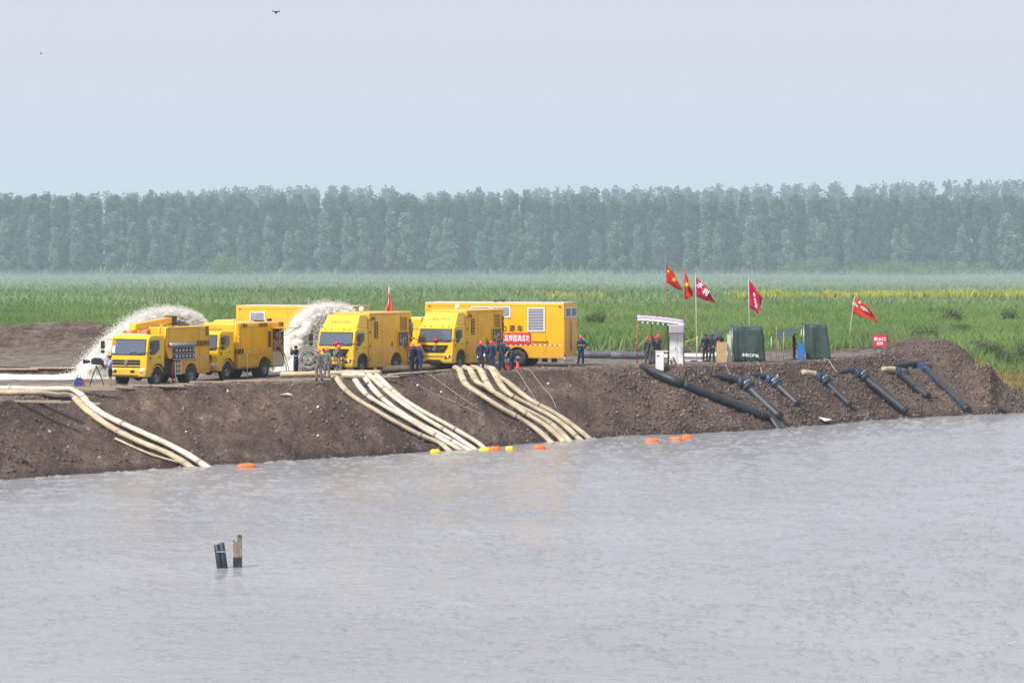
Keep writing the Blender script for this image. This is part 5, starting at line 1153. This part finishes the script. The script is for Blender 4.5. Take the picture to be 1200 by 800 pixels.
# red jack stands by the long truck's wheel
for x, y, s, l in ((606.5, 432, .45, 'red bottle jack standing in front of the long truck wheel'), (594.5, 432, .22, 'small red box on the ground left of the wheel')):
    p = hit(x, y); m = MB()
    if s > .3: m.lathe([(.16, 0), (.17, .06), (.09, .09), (.09, .26), (.05, .28), (.05, .40), (.001, .41)], 'z', seg=14); m.tube([(-.1, 0, .08), (-.3, -.05, .12)], .02, 6); m.box((.0, 0, .03), (.42, .24, .05))
    else: m.box((0, 0, .08), (.26, .2, .16)); m.tube([(-.1, 0, .16), (-.08, 0, .22), (.08, 0, .22), (.1, 0, .16)], .012, 5)
    o = m.build('jack' if s > .3 else 'tool_box', M['helmr']); o.location = p; tag(o, l, 'jack' if s > .3 else 'tool box')
# ------------------------------------------------------------------ shelters
M['tarp'] = mat('dark green tarpaulin', (.035, .075, .062), .6, col2=(.02, .045, .04), vscale=2.5, bump=.5, bscale=3)
M['tube_red'] = mat('rusty red steel tube', (.35, .10, .06), .6, var=.3, vscale=8)
M['striped'] = None
def stripes():
    m = bpy.data.materials.new('striped canopy cloth'); m.use_nodes = True; n = m.node_tree.nodes; L = m.node_tree.links; b = n['Principled BSDF']; b.inputs['Roughness'].default_value = .7
    tc = n.new('ShaderNodeTexCoord'); s = n.new('ShaderNodeSeparateXYZ'); L.new(tc.outputs['UV'], s.inputs[0]); mu = n.new('ShaderNodeMath'); mu.operation = 'MULTIPLY'; mu.inputs[1].default_value = 4.0; L.new(s.outputs['Y'], mu.inputs[0])
    fr = n.new('ShaderNodeMath'); fr.operation = 'FRACT'; L.new(mu.outputs[0], fr.inputs[0]); r = n.new('ShaderNodeValToRGB'); r.color_ramp.interpolation = 'CONSTANT'; e = r.color_ramp.elements
    e[0].position = 0; e[0].color = (.74, .72, .78, 1); e[1].position = .42; e[1].color = (.06, .08, .30, 1); q = e.new(.62); q.color = (.74, .72, .78, 1); q = e.new(.80); q.color = (.60, .12, .26, 1)
    L.new(fr.outputs[0], r.inputs[0]); L.new(r.outputs[0], b.inputs['Base Color']); add_trans(m, .3); return m
M['striped'] = stripes()
def cloth_sheet(name, grid, material, parent, th=.012, uv=None):
    """grid: rows of points"""
    ny_, nx_ = len(grid), len(grid[0]); me = bpy.data.meshes.new(name); me.from_pydata([tuple(p) for row in grid for p in row], [], [(j * nx_ + i, j * nx_ + i + 1, (j + 1) * nx_ + i + 1, (j + 1) * nx_ + i) for j in range(ny_ - 1) for i in range(nx_ - 1)])
    me.materials.append(material); me.polygons.foreach_set('use_smooth', [True] * len(me.polygons))
    ul = me.uv_layers.new(name='UVMap')
    for lp in me.loops: vi = lp.vertex_index; ul.data[lp.index].uv = ((vi % nx_) / (nx_ - 1), (vi // nx_) / (ny_ - 1))
    o = obj(name, me, parent); o.modifiers.new('s', 'SOLIDIFY').thickness = th; return o
# striped canopy on steel tubes, local x to the right, y away
p = on_ground(775, 206.5); t = empty('canopy_stall', p); tag(t, 'striped pink and blue canopy on thin red tubes over a white booth', 'canopy'); S0 = 206.5 / FPX
def cx(px): return (px - 775) * S0
Z = lambda py: (427.5 - py) * S0
for x, y, top in ((747.5, 0, 374), (765, 1.6, 378), (747.5, 1.6, 376), (799, 1.4, 388)):
    m = MB(); m.tube([(cx(x), y, -.1), (cx(x), y, Z(top))], .022, 6); m.build('post', M['tube_red'], t)
m = MB(); m.tube([(cx(746), 0, Z(390)), (cx(785), 0, Z(390))], .02, 6); m.build('rail', M['tube_red'], t)
g = []
for j in range(11):
    v = j / 10; row = []
    for i in range(15):
        q = i / 14; xx = cx(747 + q * 55); yy = -.1 + 2.2 * v; zz = Z(374 + 3.5 * q * q + 2.2 * q) + .30 * math.sin(PI * min(v, 1)) ** .8 + .02 * math.sin(q * 40); row.append((xx, yy, zz))
    g.append(row)
cloth_sheet('roof_cloth', g, M['striped'], t)
g = [[(cx(784 + q * 1.0 * 18 / 8), -.14 - .02 * (k % 2) , Z(379.5) - .52 * k / 5 + .01 * math.sin(q * 3)) for q in range(9)] for k in range(6)]
cloth_sheet('valance', g, M['striped'], t)
for i in range(12):
    m = MB(); x = cx(749 + i * 3.0); z = Z(375.3 + i * .28); m.add([(x, -.12, z), (x + .10, -.12, z), (x + .05, -.13, z - .13), (x, -.10, z), (x + .10, -.10, z), (x + .05, -.11, z - .13)], [(0, 1, 2), (3, 5, 4), (0, 2, 5, 3), (1, 4, 5, 2), (0, 3, 4, 1)]); m.build('scallop', M['inkwhite'] if i % 2 else M['navy'], t)
# white booth panels beneath
t = empty('white_booth', on_ground(793, 207.2)); tag(t, 'tall pale metal booth under the striped valance', 'booth')
m = MB(); m.span((-.42, 0, 0), (.42, .6, 1.95)); o = m.build('shell', M['offwhite'], t); bevel(o, .02, 1)
m = MB(); m.span((-.40, -.02, .05), (.02, 0, 1.92)); m.build('door', M['white'], t)
m = MB(); m.span((.08, -.015, .05), (.38, 0, 1.92)); m.build('side_panel', M['slat'] if False else M['white'], t)
m = MB(); m.box((-.06, -.03, 1.0), (.03, .03, .16)); m.build('handle', M['black'], t)
m = MB(); m.tube([(-.3, -.05, .0), (-.36, -.1, .3), (-.2, -.1, .5), (-.12, -.1, .25), (-.02, -.15, .0)], .045, 8); m.build('cable_loop', M['black'], t)
t = empty('control_cabinet', on_ground(773.5, 203.8)); tag(t, 'low white electrical cabinet with two dark locks before the red helmeted men', 'cabinet')
m = MB(); m.span((-.25, 0, .06), (.25, .4, 1.22)); o = m.build('shell', M['offwhite'], t); bevel(o, .02, 1)
m = MB(); m.span((-.22, -.015, .1), (.22, 0, 1.18)); d = m.build('door', M['white'], t)
for z in (.98, .12): m = MB(); m.box((-.12, -.03, z), (.12, .03, .06)); m.build('lock', M['black'], d)
m = MB(); m.span((-.27, -.02, 1.22), (.5, .45, 1.26)); m.build('top_plate', M['white'], t)
m = MB(); m.tube([(.3, 0, 0), (.34, 0, .4), (.46, 0, .5), (.48, 0, .1)], .05, 8); m.build('cable_loop', M['black'], t)
# green tarpaulin tents
def tent(px, row, wpx, hpx, label, awn, lean=0.0, seed=0, letters=None, slope=.45):
    p = hit(px, row); S = p.y / FPX; t = empty('tarp_tent', p); tag(t, label, 'tent', 'green tarpaulin tents'); W = wpx * S; Hh = hpx * S; dp = 2.0; r = random.Random(seed)
    for sx in (0, 1):
        for sy in (0, 1): m = MB(); m.tube([(sx * W, sy * dp, -.1), (sx * W, sy * dp, Hh - .05)], .03, 6); m.build('post', M['steel'], t)
    def fold(q, k): return (.05 * math.sin(q * 9 + seed + k * 1.4) + .03 * math.sin(q * 23 + 5 * math.sin(q * 4) + 2 * seed) + .10 * (vnoise(q * 6 + seed, k * 2.5, 3) - .5)) * k
    g = []
    for j in range(13):
        k = j / 12; row = []
        for i in range(33):
            q = i / 32; sag = .03 * math.sin(q * 9 + seed)
            if q < .5 * 0: pass
            row.append((q * W * (1 + .05 * k) + lean * k * .22 * (1 if q > .5 else .6) + .02 * math.sin(k * 8 + q * 5), -.04 - fold(q, .3 + k) - .06 * k, (Hh - sag * (1 - k)) * (1 - k) + .03 * k * abs(math.sin(q * 12))))
        g.append(row)
    cloth_sheet('front_sheet', g, M['tarp'], t)
    g = [[((1 + .05 * k) * W + .03 + fold(q, .4) + lean * k * .22, -.04 + q * dp, Hh * (1 - k)) for q in [i / 16 for i in range(17)]] for k in [j / 8 for j in range(9)]]
    cloth_sheet('side_sheet', g, M['tarp'], t)
    g = [[(q * W, -.06 + v * (dp + .1), Hh + .10 * math.sin(PI * v) - .04 * abs(math.sin(q * 7)) + .02) for q in [i / 16 for i in range(17)]] for v in [j / 8 for j in range(9)]]
    cloth_sheet('roof_sheet', g, M['tarp'], t)
    aw = awn * S
    g = [[(-aw * q, -.02 + v * 1.6 + .15 * q, Hh - .02 - .42 * (q ** .6) * awn / 35 + .07 * math.sin(PI * q) * -1.2 + .05 * math.sin(v * 4 + q * 9) - slope * (1 - v) * (.3 + q)) for q in [i / 12 for i in range(13)]] for v in [j / 6 for j in range(7)]]
    cloth_sheet('awning', g, M['tarp'], t)
    for v in (0, 1.5): m = MB(); m.tube([(-aw, v + .1, -.1), (-aw, v + .1, Hh - .45 * awn / 35 - slope * 1.3 * (1 - v))], .022, 6); m.build('awning_pole', M['plank'], t)
    if letters:
        tx = text('lettering', letters, .22, t, (W * .62, -.25, .42), (PI / 2, .08, 0), M['inkwhite'], bold=.03)
    return t
tent(858, 424, 34, 40.5, 'green tarpaulin tent with white lettering near its hem, left of the two', 34, .5, 1, '水利工程队', .2)
tent(942, 421.5, 26, 41, 'green tarpaulin tent with a sagging awning, right of the two', 30, 1.0, 4, None)
# board and crate by the first tent, blue locker by the second
t = empty('tan_crate', hit(846, 424.8)); tag(t, 'tall tan plywood crate with vertical seams beside the first tent', 'crate')
M['ply'] = mat('tan plywood', (.52, .36, .20), .75, var=.2, vscale=2)
for i in range(4):
    m = MB(); m.span((-.32 + i * .16, 0, .0), (-.165 + i * .16, .5, 1.22)); m.build('plank', M['ply'], t)
m = MB(); m.span((-.33, -.01, 1.22), (.33, .51, 1.26)); m.build('lid', M['ply'], t)
m = MB(); m.span((-.30, .1, 1.262), (-.12, .3, 1.36)); tag(m.build('red_box', M['helmr'], None, hit(846, 424.8)), 'small red box standing on the tan crate', 'box')
m = MB(); m.prism([(-.12, 0), (.12, 0), (.08, 1.72), (-.16, 1.74)], 0, .04); o = m.build('white_board', M['offwhite']); o.location = hit(855, 424.6); o.rotation_euler = (0, 0, .12); tag(o, 'narrow white board leaning between crate and first tent', 'board')
t = empty('blue_locker', hit(939, 422)); tag(t, 'bright blue locker standing under the second tent awning', 'locker'); M['blue'] = mat('bright blue paint', (.02, .16, .50), .5)
m = MB(); m.span((-.2, 0, 0), (.2, .35, 1.1)); m.build('shell', M['blue'], t); m = MB(); m.span((-.17, -.012, .04), (.17, 0, 1.06)); m.build('door', M['blue'], t); m = MB(); m.box((.1, -.02, .6), (.03, .02, .12)); m.build('handle', M['steel'], t)
for x, y0_, h, l in ((816.5, 424, 1.6, 'thin white stake left of the two guards'), (903.5, 424, 1.6, 'thin pale stake between the two green tents'), (918, 424, 1.9, 'thin wooden pole near the second tent awning')):
    p = hit(x, y0_); m = MB(); m.tube([(0, 0, -.1), (.02, 0, h)], .025, 6); o = m.build('stake', M['offwhite'] if x != 918 else M['plank']); o.location = p; tag(o, l, 'stake')
M['yrope'] = mat('yellow rope', (.62, .58, .08), .7); a = hit(801, 424) + Vector((0, 0, 1.25)); b = hit(816.5, 424) + Vector((0, 0, 1.5)); c = hit(826, 423) + Vector((0, 0, 1.62))
m = MB(); m.tube([a, (a + b) / 2 - Vector((0, 0, .05)), b, (b + c) / 2 - Vector((0, 0, .04)), c], .02, 5); tag(m.build('warning_rope', M['yrope']), 'yellow rope stretched from the canopy over the stake to the tent', 'rope')
# striped tarp scrap on the ground between canopy and guards
g = [[((i - 6) * .16, (j - 3) * .3, .05 + .05 * math.sin(i * 1.3 + j)) for i in range(13)] for j in range(7)]
o = cloth_sheet('spare_cloth', g, M['striped'], None); o.location = hit(812, 423); tag(o, 'folded striped cloth lying on the ground right of the booth', 'cloth')
# ------------------------------------------------------------------ flags
def flag(px, py, ptop, pts, col, pole_mat, label, pr=.035, letters=None, lean=0.0, D=None, lcol='inkwhite', seed=0):
    """pole from ground pixel (px,py) to row ptop; pts: four corners of the cloth (hoist top, hoist bottom, fly bottom, fly top) in pixels"""
    p = hit(px, py) if D is None else on_ground(px, D); t = empty('flag', p); tag(t, label, 'flag', 'flags on tall poles'); S = p.y / FPX
    py = 400 + math.tan(0) if False else py
    ztop = (py - ptop) * S; top = Vector((lean * S, 0, ztop))
    m = MB(); m.tube([(0, 0, -.2), top * .5, top], [pr, pr * .85, pr * .6], 8); m.build('pole', pole_mat, t)
    m = MB(); m.lathe([(.001, -.03), (.045, 0), (.03, .06), (.001, .11)], 'z', tuple(top), 8); m.build('finial', M['steel'], t)
    A, Bq, Cq, Dq = [Vector(((x - px) * S, 0, (py - y) * S)) for x, y in pts]
    ny_, nx_ = 9, 15; g = []
    for j in range(ny_):
        v = j / (ny_ - 1); row = []
        for i in range(nx_):
            q = i / (nx_ - 1); base = (A * (1 - q) + Dq * q) * (1 - v) + (Bq * (1 - q) + Cq * q) * v
            w_ = .16 * q ** .7; base += Vector((.03 * math.sin(v * 5 + q * 8 + seed) * q, w_ * math.sin(q * 9 - v * 3.5 + seed) + .12 * math.sin(v * 6 + seed) * q, .04 * math.sin(q * 7 + seed) * q)); row.append(base)
        g.append(row)
    o = cloth_sheet('cloth', g, col, t, .008)
    if letters:
        for k, (ch, fu, fv, sz) in enumerate(letters):
            c = (A * (1 - fu) + Dq * fu) * (1 - fv) + (Bq * (1 - fu) + Cq * fu) * fv; dx = ((Dq + Cq) - (A + Bq)); ang = math.atan2(dx.z, dx.x)
            w_ = .16 * fu ** .7; yo = w_ * math.sin(fu * 9 - fv * 3.5 + seed) + .12 * math.sin(fv * 6 + seed) * fu
            text('lettering', ch, sz, o, (c.x, yo - .05, c.z), (PI / 2, -ang, 0), M[lcol], extrude=.01, bold=.03)
    return t
M['flagred'] = mat('red flag cloth', (.72, .03, .02), .7, var=.2, vscale=4, trans=.35); M['flagor'] = mat('orange red flag cloth', (.80, .07, .015), .7, var=.2, vscale=4, trans=.35); M['flagmag'] = mat('crimson flag cloth', (.66, .008, .09), .7, var=.15, vscale=4, trans=.35); M['flagpale'] = mat('faded coral flag cloth', (.85, .16, .10), .7, var=.15, vscale=4, trans=.4)
M['gold'] = mat('yellow emblem print', (.85, .55, .03), .7); M['polewood'] = mat('bamboo flag pole', (.22, .14, .09), .7, var=.4, vscale=3); M['polewhite'] = mat('pale bamboo flag pole', (.62, .60, .55), .7)
flag(783.5, 427, 307.5, [(780, 309), (780.5, 331), (800, 342), (790, 321)], M['flagred'], M['polewood'], 'red flag with a yellow emblem on the tall pole left of the canopy corner', .05, [('★', .22, .3, .26), ('★', .6, .55, .3)], lean=-3.5, lcol='gold', seed=1)
flag(801, 428, 311, [(801.5, 313), (801, 351), (813, 347), (808, 333)], M['flagor'], M['polewood'], 'orange red flag with a yellow emblem hanging on the middle pole', .05, [('★', .35, .45, .34)], lean=1, lcol='gold', seed=3)
flag(816.5, 424, 322, [(815, 324), (815, 347), (838, 356), (829, 338)], M['flagmag'], M['polewhite'], 'crimson flag with white letters and pink edge right of the orange one', .025, [('水', .3, .3, .42), ('利', .62, .5, .42)], lean=-1.5, seed=2)
flag(878.5, 419, 325, [(877, 327), (877.5, 360), (889, 367), (893, 348)], M['flagmag'], M['polewhite'], 'crimson flag with white letters above the left green tent', .025, [('抢', .42, .38, .30), ('险', .55, .56, .30), ('队', .68, .74, .26)], lean=-1.5, seed=5)
flag(993.5, 405, 346, [(1002, 348), (998, 367), (1030, 378), (1018, 360)], M['flagor'], M['polewhite'], 'orange red flag with a line of white letters left of the red sign board', .025, [('抗旱抢险先锋', .42, .42, .26), ('★', .30, .16, .3)], lean=8, seed=4)
flag(452, 432, 335, [(455.5, 336), (462.5, 366), (451, 369), (453.5, 350)], M['flagpale'], M['polewhite'], 'narrow coral flag hanging behind the lone fairing truck', .04, None, D=200, lean=4, seed=6)
# red sign board
p = hit(1031, 412.5); S = p.y / FPX; t = empty('sign_board', p); tag(t, 'small crimson sign board with white letters near the end mound', 'sign')
M['signred'] = mat('crimson sign paint', (.62, .02, .08), .5)
for s in (-1, 1): m = MB(); m.tube([(s * .38, .03, -.1), (s * .38, .03, 1.0)], .025, 6); m.build('post', M['steel'], t)
m = MB(); m.span((-.46, 0, .30), (.46, .03, 1.12)); m.build('board', M['signred'], t)
text('lettering', '取水口', .27, t, (0, -.02, .80), (PI / 2, 0, 0), M['inkwhite'], bold=.03); text('lettering', '危险', .22, t, (0, -.02, .50), (PI / 2, 0, 0), M['inkwhite'], bold=.03)
# ------------------------------------------------------------------ drone and birds
t = empty('camera_drone', PD(323.5, 14.5, 110)); t.scale = (.62, .62, .62); tag(t, 'small dark drone hovering high in the sky at upper left', 'drone')
m = MB(); m.prism([(-.09, 0), (-.06, .05), (.07, .05), (.1, 0), (.06, -.04), (-.07, -.04)], -.06, .06); m.build('body', M['black'], t)
for sx in (-1, 1):
    for sy in (-1, 1):
        m = MB(); m.tube([(0, 0, .02), (sx * .17, sy * .14, .03)], .011, 5); a = m.build('arm', M['black'], t); m = MB(); m.box((sx * .17, sy * .14, .065), (.14, .014, .005)); m.lathe([(.016, .02), (.016, .065), (.001, .066)], 'z', (sx * .17, sy * .14, 0), 8); m.build('rotor', M['black'], a)
m = MB(); m.lathe([(.001, -.1), (.03, -.09), (.035, -.06), (.02, -.04)], 'z', seg=8); m.build('camera', M['black'], t)
def bird(px, py, D, sc, label, z=None):
    t = empty('bird', PD(px, py, D)); t.scale = (sc,) * 3; tag(t, label, 'bird'); m = MB(); m.lathe([(.001, -.18), (.035, -.12), (.05, 0), (.035, .09), (.03, .12), (.001, .17)], 'x', seg=8); m.build('body', M['hair'], t)
    for s in (-1, 1): m = MB(); m.add([(.06, 0, .02), (-.07, 0, .02), (-.1, s * .2, .09), (.05, s * .2, .1), (-.1, s * .42, .03), (.06, 0, .0), (-.07, 0, .0), (-.1, s * .2, .075), (.05, s * .2, .085), (-.1, s * .42, .02)], [(0, 1, 2, 3), (3, 2, 4), (5, 8, 7, 6), (8, 9, 7), (0, 3, 8, 5), (3, 4, 9, 8), (1, 6, 7, 2), (2, 7, 9, 4)]); m.build('wing', M['hair'], t)
bird(48, 63, 160, .35, 'tiny dark bird in the sky at upper left')
bird(392.5, 354, 212, 1.5, 'black bird flying low over the half hidden box truck')
# ------------------------------------------------------------------ water jets
M['jet'] = mat('silty white water', (.98, .97, .94), .6, col2=(.94, .90, .83), vscale=1.1, trans=.3, detail=8)
_j = M['jet'].node_tree.nodes['Principled BSDF']; _j.inputs['Subsurface Weight'].default_value = .7; _j.inputs['Subsurface Radius'].default_value = (.6, .55, .45); _j.inputs['Subsurface Scale'].default_value = .5
M['spray'] = mat('white spray', (.97, .95, .90), .6, trans=.5)
_n = M['spray'].node_tree.nodes; _L = M['spray'].node_tree.links; _o = _n['Material Output']; _s = _o.inputs['Surface'].links[0].from_socket; _t = _n.new('ShaderNodeBsdfTransparent'); _x = _n.new('ShaderNodeMixShader'); _x.inputs[0].default_value = .42; _L.new(_s, _x.inputs[1]); _L.new(_t.outputs[0], _x.inputs[2]); _L.new(_x.outputs[0], _o.inputs['Surface'])
def jet(name, label, starts, apex, ends, D0, dD, seed, N, width):
    """streams leave near `starts`, pass `apex` and fall to `ends` (pixel rows); thick broken sheet with spray"""
    t = empty(name, (0, 0, 0)); tag(t, label, 'water jet'); r = np.random.RandomState(seed)
    P0, P1, P2 = starts, apex, ends
    m = MB()
    def curve(k, s, jx=0, jy=0, dd=0):
        """k across the fan (0 outer, 1 inner), s along"""
        a = np.array(P0[0]) * (1 - k) + np.array(P0[1]) * k; b = np.array(P1[0]) * (1 - k) + np.array(P1[1]) * k; c = np.array(P2[0]) * (1 - k) + np.array(P2[1]) * k
        ctrl = 2 * b - .5 * (a + c); q = (1 - s) ** 2 * a + 2 * s * (1 - s) * ctrl + s * s * c; return q[0] + jx, q[1] + jy
    streams = 15
    for i in range(streams):
        k = i / (streams - 1); D = D0 + dD * (r.uniform(-.5, .5)); pts = []; rr = []
        for j in range(26):
            s = j / 25; x, y = curve(k, s, r.normal(0, .5 + 1.2 * s), r.normal(0, .5 + 1.0 * s)); pts.append(PD(x, y, D + r.normal(0, .1 + .25 * s))); rr.append((.10 + (width - .10) * s ** .8) * r.uniform(.75, 1.25))
        m.tube(pts, rr, 9)
    core = m.build('core', M['jet'], t); core['kind'] = 'stuff'
    rm = core.modifiers.new('r', 'REMESH'); rm.mode = 'VOXEL'; rm.voxel_size = .085; rm.use_smooth_shade = True
    tx = bpy.data.textures.new('froth', 'CLOUDS'); tx.noise_scale = .30; tx.noise_depth = 3
    dm = core.modifiers.new('d', 'DISPLACE'); dm.texture = tx; dm.strength = .20; dm.texture_coords = 'GLOBAL'; dm.mid_level = .6
    def basis(n, spread_k, lo, hi, len0, len1, wd0, wd1, up):
        k = r.uniform(0, 1, n) ** spread_k; s = r.uniform(lo, hi, n); A = []; B_ = []
        for kk, ss in zip(k, s):
            jx, jy = r.normal(0, .8 + 2.2 * ss), r.normal(0, .8 + 2.2 * ss) - up * abs(r.normal(0, 1)) * (1 + 2.5 * ss); D = D0 + dD * r.uniform(-.62, .5)
            x, y = curve(kk, ss, jx, jy); x2, y2 = curve(kk, min(1.02, ss + .03), jx, jy + r.normal(0, .5)); A.append(PD(x, y, D)); B_.append(PD(x2, y2, D))
        A = np.array([tuple(a) for a in A]); B_ = np.array([tuple(a) for a in B_]); T = B_ - A; T /= np.linalg.norm(T, axis=1)[:, None] + 1e-6
        L = r.uniform(len0, len1, n)[:, None]; W_ = r.uniform(wd0, wd1, n)[:, None]; N1 = np.cross(T, r.normal(size=(n, 3))); N1 /= np.linalg.norm(N1, axis=1)[:, None] + 1e-6; N2 = np.cross(T, N1)
        V = np.stack([A - T * L * .5, A + N1 * W_, A - N1 * W_ * .6 + N2 * W_, A - N2 * W_, A + T * L * .5], 1).reshape(-1, 3)
        F = (np.arange(n)[:, None, None] * 5 + np.array([(0, 1, 2), (0, 2, 3), (0, 3, 1), (4, 2, 1), (4, 3, 2), (4, 1, 3)])[None]).reshape(-1, 3); return V, F
    V, F = basis(N // 5, 1.0, 0, 1, .12, .40, .01, .035, .2); o = obj('streaks', np_mesh('streaks', V, F, M['spray']), t); o['kind'] = 'stuff'
    V, F = basis(int(N * .8), 2.2, .03, 1, .02, .09, .008, .03, 2.1); o = obj('droplets', np_mesh('droplets', V, F, M['spray']), t); o['kind'] = 'stuff'
    C = []
    nb = N // 6; k = r.uniform(0, 1, nb); C = np.array([tuple(PD(*curve(a, 1.0, r.normal(0, 8), -abs(r.normal(0, 7))), D0 + r.normal(0, dD * .7))) for a in k])
    b = np.array([(1, 0, -.3), (-.5, .87, -.3), (-.5, -.87, -.3), (0, 0, 1)])[None] * r.uniform(.6, 1.4, (nb, 4, 3)) * r.uniform(.012, .05, (nb, 1, 1)); V = C[:, None] + b
    F = (np.arange(nb)[:, None, None] * 4 + np.array([(0, 1, 3), (1, 2, 3), (2, 0, 3), (1, 0, 2)])[None]).reshape(-1, 3)
    o = obj('splash', np_mesh('splash', V.reshape(-1, 3), F, M['spray']), t); o['kind'] = 'stuff'; return t
jet('water_jet', 'great arc of silty white water behind the truck with the crane boom', [(242, 376), (244, 384)], [(164, 374), (190, 398)], [(86, 448), (150, 452)], 196.5, 2.6, 3, 52000, .38)
jet('water_jet', 'broad curtain of white water falling between the second truck and the lone fairing truck', [(416, 364), (420, 376)], [(356, 371), (384, 392)], [(328, 438), (385, 436)], 207.5, 2.4, 5, 40000, .44)
